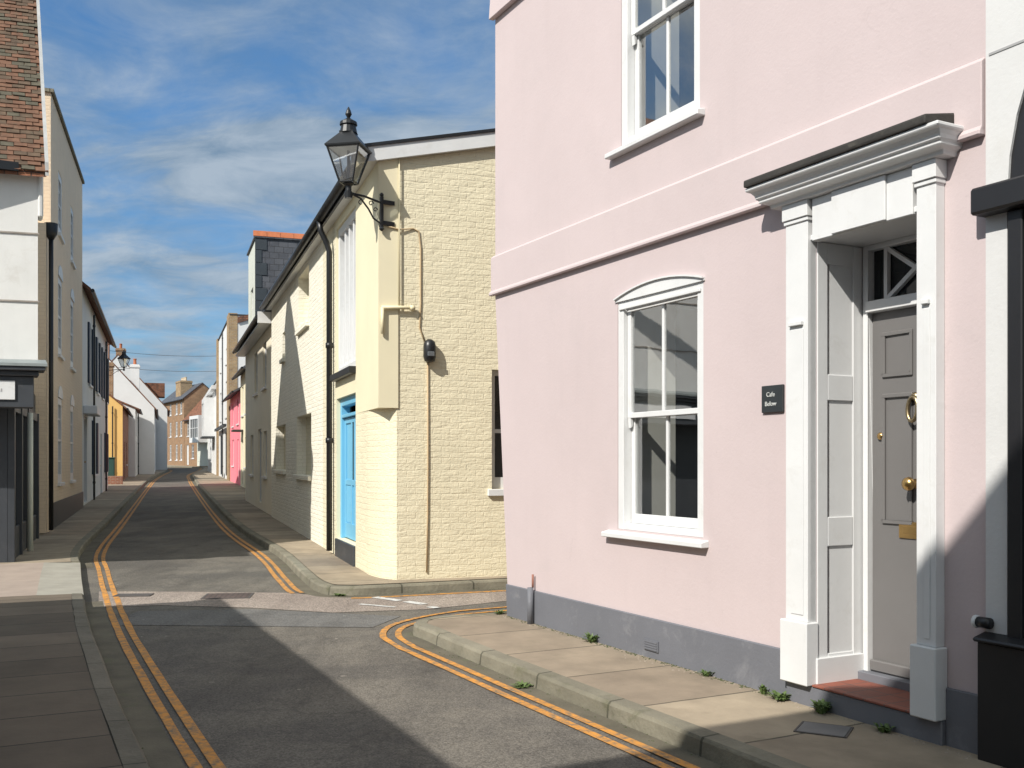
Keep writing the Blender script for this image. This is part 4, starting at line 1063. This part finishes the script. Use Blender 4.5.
MB().prism([(-.2 - .03, -.13, WE - .2), (WW / 2, -.13, WE + WR + .02), (WW / 2, -.13, WE + WR + .2), (-.2, -.13, WE + .0)], (0, .045, 0)).build('verge_board', plain('pale_grey_verge', (.45, .45, .44), .8, .2, 4), Wt)
MB().box(-.16, -.02, .25, WD, WE - .16, WE - .04).build('gutter', MT['black'], Wt)
MB().box(-.03, .25, -.07, -.001, WE - .75, WE + .0).build('corner_bracket', MT['whiter'], Wt, bevel=.02)
# ground floor: wall set back on a splay beside the pavement
def wl(X, Y):                                    # world -> local of the shop
    c_, s_ = math.cos(-angL), math.sin(-angL); dx, dy = X - wx, Y - wy
    return (dx * c_ - dy * s_, dx * s_ + dy * c_)
p0 = wl(-7.38, 14.62); p1 = wl(-8.95, 18.7); p2 = wl(-9.6, 20.2); pL = wl(-12, 13.2)
m = MB()
m.poly((*pL, .05), (*p0, .05), (*p0, 2.9), (*pL, 2.9)); m.poly((*p0, .05), (*p1, .05), (*p1, 2.9), (*p0, 2.9)); m.poly((*p1, .05), (*p2, .05), (*p2, 2.9), (*p1, 2.9))
m.build('shop_wall', MT['charcoal'], Wt)
dv = Vector((p1[0] - p0[0], p1[1] - p0[1], 0)); ll = dv.length; dv.normalize(); nv = Vector((dv.y, -dv.x, 0))
def sp(t, z, o): 
    p = Vector((*p0, 0)) + dv * t + nv * o
    return (p.x, p.y, z)
def sbox(mm, t0, t1, z0, z1, o0, o1): mm.prism([sp(t0, z0, o0), sp(t1, z0, o0), sp(t1, z1, o0), sp(t0, z1, o0)], nv * (o1 - o0))
m = MB()
for t in (.0, 1.15, 2.3, ll - .12): sbox(m, t, t + .12, .1, 2.5, .002, .10)
sbox(m, .12, ll - .12, .1, .62, .002, .06); sbox(m, .12, ll - .12, 2.35, 2.5, .002, .08)
sf = m.build('shopfront', MT['charcoal'], Wt, bevel=.006)
m = MB()
for t0, t1 in ((.14, 1.13), (1.29, 2.28), (2.44, ll - .14)): sbox(m, t0, t1, .64, 2.33, .004, .012)
m.build('pane', MT['glass'], sf)
m = MB(); m.tube([sp(1.75, .1, .16), sp(1.75, 2.4, .16)], .045, 10); m.build('column', MT['palegreen'], Wt, smooth=True)
fa = MB()
fa.box(-.30, -.002, .06, WD, 2.36, 2.80).box(-.36, -.002, .0, WD, 2.801, 2.87).box(-.44, -.002, -.08, WD, 2.871, 2.93)
fa.v = [(x + SHK * y, y, z) for x, y, z in fa.v]
fb = fa.build('shop_fascia', MT['charcoal'], Wt, bevel=.01)
MB().prism([(-.48, -.10, 2.931), (-.48, -.10, 2.97), (-.025, -.10, 3.06), (-.025, -.10, 2.931)], (SHK * WD, WD, 0)).build('fascia_flashing', plain('grey_green_lead', (.24, .27, .27), .6, .2, 4), fb)
sgn = MB().box(-.325, -.301, .30, 4.2, 2.47, 2.73)
sgn.v = [(x + SHK * y, y, z) for x, y, z in sgn.v]
sgn = sgn.build('shop_sign', MT['white'], fb)
sgm = MB(); x_ = .46
while x_ < 2.2:
    wd_ = random.uniform(.012, .026); sgm.box(-.328, -.3255, x_, x_ + wd_, 2.575, 2.575 + random.choice((.03, .03, .045))); x_ += wd_ + random.choice((.012, .012, .012, .04))
sgm.v = [(x + SHK * y, y, z) for x, y, z in sgm.v]
sgm.build('sign_lettering', MT['greyletter'], fb)

# near left buildings (their roofs throw the shadow over the near road)
cX, cY = -6.2, 8.14
kx, ky = -2.48, .39
a_ = math.atan2(cY - ky, cX - kx)
h = thing('low_shop', 'low white weatherboarded shop outside the left of the picture', 'shop', kx, ky, a_, .1)
wN = math.dist((kx, ky), (cX, cY))
hs = [(1.0, 3.0, .7, 2.3), (3.6, 4.6, .12, 2.3), (5.2, 7.4, .7, 2.3)]
shell(h, wN, 7, .05, 3.5, hs, 'weatherboard', roof='flat', roofmat='lead')
for q in (hs[0], hs[2]): window(h, *q, cols=3, rows=1, sash=False, mat='charcoal')
door(h, *hs[1], mat='charcoal')
MB().box(-.02, wN + .1, -.14, -.061, 3.35, 3.74).build('parapet', MT['white'], h)
ex, ey = A(-1.94, 3.0)
h = thing('gabled_house', 'tall gabled brick house outside the left of the picture', 'house', *A(-2.01, -1.5 + 6.4), math.atan2(nX, -nY), .1)
hs = [(1.0, 2.0, .9, 2.5), (3.0, 4.0, .12, 2.3), (4.6, 5.6, .9, 2.5), (1.0, 2.0, 3.9, 5.4), (4.6, 5.6, 3.9, 5.4)]
shell(h, 6.4, 8, .05, 6.2, hs, 'redbrick', roof='gable', rise=3.6, roofmat='clay', over=.0, vover=.05)
door(h, *hs[1], mat='darkblue')
for q in (hs[0], hs[2], hs[3], hs[4]): window(h, *q, cols=2, rows=4)

# beige house
h, w, zb, X = lhouse('beige_house', 'tall beige painted brick house with flat parapet and arched windows', 22.7, 31.4, -2.17, group=GH)
hs = []
for x0 in (1.5, 4.7):
    hs += [(x0, x0 + 1.0, zb + .95, zb + 2.85), (x0 + .05, x0 + 1.0, 4.0, 5.75), (x0 + .1, x0 + 1.0, 6.7, 8.1)]
shell(h, w, 8, zb - .2, 9.25, hs, 'beige', rev=.1, roofmat='kerb', zt2=9.65)
for i, q in enumerate(hs):
    wn = window(h, *q, y=.05, cols=2, rows=4, fw=.15, mun=.035)
    if i % 3 < 2:
        aa = [((q[0] + q[1]) / 2 - .52 * math.cos(math.pi * k / 10), q[3] + .28 * math.sin(math.pi * k / 10)) for k in range(11)]
        MB().prism([(x_, -.02, z_) for x_, z_ in aa], (0, .015, 0)).build('arched_head', MT['white'], wn)
MB().box(.0, w, -.03, -.001, zb - .2, zb + .55).build('plinth', MT['charcoal'], h)
dp = MB().tube([(-1.0, -.1, .25), (-1.0, -.1, 6.0)], .045, 10).lathe([(.05, 6.0), (.12, 6.12), (.13, 6.32), (.08, 6.32)], (-1.0, -.1, 0), 10)
dp.build('downpipe', MT['black'], h, smooth=True)
MB().box(-1.1, -.001, -.02, 3, .2, 6.3).build('link_wall', MT['beige'], h)
# white terrace with navy shutters
h, w, zb, X = lhouse('white_terrace', 'white terraced house with navy shutters and black guttering', 31.6, 46.6, -2.2, group=GH)
hs = [(1.0, 2.2, zb + .1, zb + 2.7), (5.0, 6.6, zb + .9, zb + 2.7), (9.4, 10.4, zb + .1, zb + 2.4), (12.6, 13.8, zb + .9, zb + 2.5), (3.0, 4.2, 4.1, 6.0), (7.0, 8.2, 4.1, 6.0), (10.4, 11.4, 4.1, 6.0), (13.2, 14.2, 4.1, 6.0)]
shell(h, w, 6.4, zb - .2, 6.75, hs, 'whiteclean', roof='eaves', rise=2.6, over=.25, roofmat='clay')
door(h, *hs[0], mat='darkblue'); door(h, *hs[2], mat='charcoal')
for i, q in enumerate(hs):
    if i in (0, 2): continue
    wn = window(h, *q, cols=2, rows=4)
    MB().box(q[0] - .6, q[0] - .08, -.06, -.002, q[2], q[3]).build('shutter', MT['darkblue'], wn); MB().box(q[1] + .08, q[1] + .6, -.06, -.002, q[2], q[3]).build('shutter', MT['darkblue'], wn)
MB().box(.6, 2.6, -.38, -.002, zb + 2.75, zb + 3.0).build('door_canopy', MT['white'], h, bevel=.02)
downpipe(h, 4.5, zb, 6.5); downpipe(h, 12.2, zb, 6.5)
# lamp on the terrace end
qx, qy = S(-2.14, 46.2)
lantern('small distant black lantern high on the white terrace at left', qx, qy, TH + math.pi, 5.5, arm=.6, sc=.78)
# yellow house with red brick front
h, w, zb, X = lhouse('yellow_house', 'yellow rendered house with tiled roof and red brick street front', 58, 68, -2.0, group=GH)
hs = [(2.0, 3.0, zb + .1, zb + 2.2), (5.5, 6.7, zb + .9, zb + 2.2)]
shell(h, w, 7, zb - .2, 4.6, hs, 'redbrick', roof='eaves', rise=3.0, over=.2, roofmat='clay', sidemat='yellow')
door(h, *hs[0], mat='green'); window(h, *hs[1], cols=2, rows=4)
chimney(h, .6, .95, 4.6, 7.0, w=.8, d=.9, mat='brownbrick', pots=3)
downpipe(h, -.1, zb, 4.6, y=.5)
# green bins/cabinet in front of yellow wall
bxp = S(-2.75, 56.6)
t = thing('utility_cabinet', 'green metal roadside cabinet against the yellow wall', 'cabinet', bxp[0], bxp[1], math.atan2(NY, NX), g(bxp[1]) + KH)
z = g(bxp[1]) + KH
MB().box(-.4, .4, 0, .5, z, z + 1.25).build('body', MT['green'], t, bevel=.02); MB().box(-.44, .44, -.05, .55, z + 1.251, z + 1.31).build('lid', MT['green'], t, bevel=.02)
MB().box(-.37, -.001, -.02, -.001, z + .1, z + 1.2).box(.001, .37, -.021, -.0011, z + .1, z + 1.2).build('door', MT['green'], t, bevel=.005)
t = tag(MB().box(-.55, .55, -.18, .02, z - .05, z + .38).build('low_wall', MT['redbrick'], None, bevel=.01), 'low red brick garden wall before the green cabinet', 'wall')
t.location = (*S(-2.35, 52.5), 0); t.rotation_euler = (0, 0, math.atan2(NY, NX))
# grey-white house beyond
h, w, zb, X = lhouse('terraced_house', 'shaded white house with black arched doorway on the left side', 68.3, 74.6, -1.6, group=GH)
hs = [(1.0, 2.2, zb + .1, zb + 2.3), (3.5, 4.9, zb + .9, zb + 2.3), (1.0, 2.2, 3.4, 4.6), (3.5, 4.7, 3.4, 4.6)]
shell(h, w, 7, zb - .2, 5.0, hs, 'whiteclean', roof='eaves', rise=1.5, over=.25, roofmat='clay')
door(h, *hs[0], mat='blackwood')
for q in hs[1:]: window(h, *q, cols=2, rows=4)
downpipe(h, 5.8, zb, 5.0)
# two white gable-ended houses
h, w, zb, X = lhouse('white_gabled_house', 'white house with steep white gable end facing down the street', 75, 92, -.5, group=GH)
hs = [(3, 4.1, zb + .1, zb + 2.2), (8, 9.4, zb + .9, zb + 2.3), (3, 4.2, 3.9, 5.0)]
shell(h, w, 7.5, zb - .2, 5.4, hs, 'whiteclean', roof='eaves', rise=4.2, over=.15, roofmat='clay', vover=.03)
door(h, *hs[0], mat='charcoal')
for q in hs[1:]: window(h, *q, cols=2, rows=4)
chimney(h, .8, 1.3, 6.0, 8.5, w=.7, d=.6, mat='whiteclean', pots=1)
chimney(h, 9, 3.7, 9.0, 11.0, w=1.0, d=.7, mat='redbrick', pots=2)
h, w, zb, X = lhouse('white_gabled_house', 'farther white gabled house with dark side and dormer near the bend', 92.5, 104, .45, group=GH)
hs = [(2, 3, zb + .1, zb + 2.2), (5, 6.4, zb + .9, zb + 2.3), (3, 4.2, 3.9, 5.2)]
shell(h, w, 8, zb - .2, 6.2, hs, 'whiteclean', roof='eaves', rise=4.6, over=.15, roofmat='clay', vover=.03)
door(h, *hs[0], mat='charcoal')
for q in hs[1:]: window(h, *q, cols=2, rows=4)
chimney(h, 6, 4, 10.2, 12.0, w=1.0, d=.8, mat='brownbrick', pots=3)
MB().box(1.5, 3.8, .2, 3.0, 7.4, 8.6).build('dormer', MT['clay'], h)
# TV aerial and overhead wires
ax_, ay_ = S(6.0, 82)
t = tag(MB().tube([(0, 0, 6.5), (0, 0, 10.8)], .03, 6).tube([(-.5, 0, 10.6), (.5, 0, 10.75)], .018, 6).tube([(-.35, -.25, 10.62), (-.35, .25, 10.62)], .012, 5).tube([(.1, -.25, 10.7), (.1, .25, 10.7)], .012, 5).build('tv_aerial', MT['iron']), 'thin television aerial above the distant white bay house', 'aerial')
t.location = (ax_, ay_, 0)
for zz, d_, lb_ in ((10.3, 0, 'upper thin telephone wire crossing over the far street'), (9.2, 1.5, 'lower thin telephone wire crossing over the far street')):
    a0 = S(-4, 84 + d_); a1 = S(6, 84 + d_)
    tag(MB().tube([(a0[0] + (a1[0] - a0[0]) * k / 8, a0[1] + (a1[1] - a0[1]) * k / 8, zz - .25 * (1 - (k / 4 - 1) ** 2)) for k in range(9)], .016, 5).build('overhead_wire', MT['iron']), lb_, 'wire', 'telephone wires over the street')

# ------------------------------------------------------------------ weeds
def weed(label, p, z, n, hgt, spread, seed, flat=False):
    rnd = random.Random(seed); m = MB()
    for k in range(n):
        a = rnd.uniform(0, 2 * math.pi); r = rnd.uniform(0, spread * .35)
        bx, by = r * math.cos(a), r * math.sin(a); ln = hgt * .75 * rnd.uniform(.3, 1.1); le = spread * .75 * rnd.uniform(.3, 1)
        w_ = rnd.uniform(.006, .013); tx, ty = -math.sin(a) * w_, math.cos(a) * w_
        mid = (bx + math.cos(a) * le * .45, by + math.sin(a) * le * .45, z + ln * .75); tip = (bx + math.cos(a) * le, by + math.sin(a) * le, z + ln * rnd.uniform(.6, 1))
        m.add([(bx - tx * .5, by - ty * .5, z), (bx + tx * .5, by + ty * .5, z), (mid[0] + tx, mid[1] + ty, mid[2]), tip, (mid[0] - tx, mid[1] - ty, mid[2])], [(0, 1, 2, 4), (4, 2, 3)])
    o = m.build('weed', MT['weed'], merge=False); o.location = (p[0], p[1], 0)
    return tag(o, label, 'weed', 'weeds along the house wall and kerb')
def pin(n, a): return A(n, a)
weed('grassy weed at the foot of the grey plinth left of the vent', pin(4.45, -7.05), KH, 70, .11, .11, 1)
weed('tiny weed at the plinth right of the air vent', pin(4.45, -5.55), KH, 30, .06, .07, 2)
weed('small upright weed at the plinth left of the door step', pin(4.43, -4.95), KH, 26, .09, .05, 3)
weed('broad weed at the plinth close to the door step', pin(4.42, -4.78), KH, 60, .075, .11, 4)
weed('tallest weed growing against the door step riser', pin(4.40, -4.42), KH, 60, .11, .09, 5)
weed('weed under the step right of the metal cover', pin(4.40, -3.95), KH, 36, .06, .08, 6)
weed('weed growing in the gutter beside the yellow lines', pin(3.37, -6.25), 0, 70, .045, .10, 7)
weed('weed at the corner of the cream house kerb', (-2.06, 11.93), 0, 60, .05, .12, 8)
weed('weed by the far corner of the grey plinth', pin(4.46, -8.75), KH, 40, .07, .08, 9)
# moss and grit lines where paving meets the walls
def litter(name, pts, w, z, n, mat, seed, lbl=None):
    rnd = random.Random(seed); m = MB()
    for k in range(n):
        i = rnd.randrange(len(pts) - 1); t = rnd.random()
        x = pts[i][0] + (pts[i + 1][0] - pts[i][0]) * t + rnd.gauss(0, w); y = pts[i][1] + (pts[i + 1][1] - pts[i][1]) * t + rnd.gauss(0, w)
        r = rnd.uniform(.004, .013); zz = z + g(y)
        a0 = rnd.uniform(0, 6)
        ring = [(x + r * rnd.uniform(.6, 1.2) * math.cos(a0 + q * 1.256), y + r * rnd.uniform(.6, 1.2) * math.sin(a0 + q * 1.256), zz) for q in range(5)]
        m.add(ring + [(x, y, zz + r * .55)], [(q, (q + 1) % 5, 5) for q in range(5)])
    o = m.build(name, mat, merge=False); struct(o, 'stuff'); return o
litter('moss', [A(4.46, -8.6), A(4.45, -4.8)], .02, KH, 420, MT['moss'], 11)
litter('moss', [A(3.40, -8), A(3.38, 0)], .03, .004, 130, MT['moss'], 12)
litter('grit', [A(4.44, -8.6), A(4.42, -3.4)], .05, KH, 200, plain('pale_grit', (.30, .25, .2), .9, .3, 20), 13)
litter('moss', [A(.70, -4), A(.76, -8.5), (-4.4, 10.1)], .025, .004, 300, MT['moss'], 14)
litter('moss', [(-1.9, 11.95), (-.05, 12.63)], .025, .004, 120, MT['moss'], 15)

# ================================================================== sky, sun, camera
AZ, EL = R(38), R(40.5)
d = Vector((math.sin(AZ) * math.cos(EL), math.cos(AZ) * math.cos(EL), -math.sin(EL)))
sun = bpy.data.lights.new('sun', 'SUN'); sun.energy = 4.7; sun.angle = R(.53); sun.color = (1, .955, .88)
so = bpy.data.objects.new('sun', sun); COL.objects.link(so); so.rotation_euler = d.to_track_quat('-Z', 'Y').to_euler(); so.location = (-20, -20, 30)

wld = bpy.data.worlds.new('World'); scene.world = wld; wld.use_nodes = True
nt = wld.node_tree; nt.nodes.clear()
out = nt.nodes.new('ShaderNodeOutputWorld'); bg = nt.nodes.new('ShaderNodeBackground')
sky = nt.nodes.new('ShaderNodeTexSky'); sky.sky_type = 'NISHITA'; sky.sun_disc = False; sky.sun_elevation = EL; sky.sun_rotation = math.pi + AZ
sky.air_density = 1.0; sky.dust_density = .6; sky.ozone_density = 1.6; sky.altitude = 0
tc = nt.nodes.new('ShaderNodeTexCoord'); sx = nt.nodes.new('ShaderNodeSeparateXYZ'); nt.links.new(tc.outputs['Generated'], sx.inputs[0])
zz = math_(nt, 'MAXIMUM', math_(nt, 'ADD', sx.outputs[2], .22), .05)
cmb = nt.nodes.new('ShaderNodeCombineXYZ'); nt.links.new(math_(nt, 'DIVIDE', sx.outputs[0], zz), cmb.inputs[0]); nt.links.new(math_(nt, 'DIVIDE', sx.outputs[1], zz), cmb.inputs[1])
mp = nt.nodes.new('ShaderNodeMapping'); nt.links.new(cmb.outputs[0], mp.inputs[0]); mp.inputs['Scale'].default_value = (.85, 1.2, 1); mp.inputs['Location'].default_value = (3.3, 1.2, 0); mp.inputs['Rotation'].default_value = (0, 0, R(-18))
n1 = noise(nt, mp.outputs[0], 1.9, 9, .58, .5)
n2 = noise(nt, mp.outputs[0], 5.5, 9, .62, .5)
cov = math_(nt, 'ADD', math_(nt, 'MULTIPLY', n1, .78), math_(nt, 'MULTIPLY', n2, .22))
cf = ramp(nt, cov, .325, .55, 0.04, .9)
skyc = mix(nt, 1.0, sky.outputs[0], (.46, .78, 1.02), 'MULTIPLY')
shade = ramp(nt, math_(nt, 'ADD', math_(nt, 'MULTIPLY', n2, .6), math_(nt, 'MULTIPLY', cov, .4)), .36, .62)
cloud = mix(nt, shade, (1.25, 1.95, 2.75), (3.1, 3.65, 4.2))
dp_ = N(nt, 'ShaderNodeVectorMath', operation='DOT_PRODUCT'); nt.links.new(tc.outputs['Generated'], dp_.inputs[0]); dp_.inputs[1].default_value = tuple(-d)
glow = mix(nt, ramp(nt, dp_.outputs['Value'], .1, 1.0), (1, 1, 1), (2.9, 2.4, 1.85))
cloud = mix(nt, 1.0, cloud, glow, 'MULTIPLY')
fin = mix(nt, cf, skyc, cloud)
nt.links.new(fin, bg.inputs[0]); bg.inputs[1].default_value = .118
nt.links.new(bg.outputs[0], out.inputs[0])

cam = bpy.data.cameras.new('camera'); co = bpy.data.objects.new('camera', cam); COL.objects.link(co)
co.location = (0, 0, 1.6); co.rotation_euler = (R(90), 0, 0)
cam.sensor_width = 36; cam.lens = 36 * 1000 / 1024; cam.shift_y = 78 / 1024; cam.clip_start = .05; cam.clip_end = 6000
scene.camera = co
scene.view_settings.view_transform = 'Standard'; scene.view_settings.look = 'None'; scene.view_settings.exposure = .24; scene.view_settings.gamma = 1
scene.view_settings.use_curve_mapping = False
scene.cycles.use_denoising = True
scene.cycles.max_bounces = 8; scene.cycles.transparent_max_bounces = 16
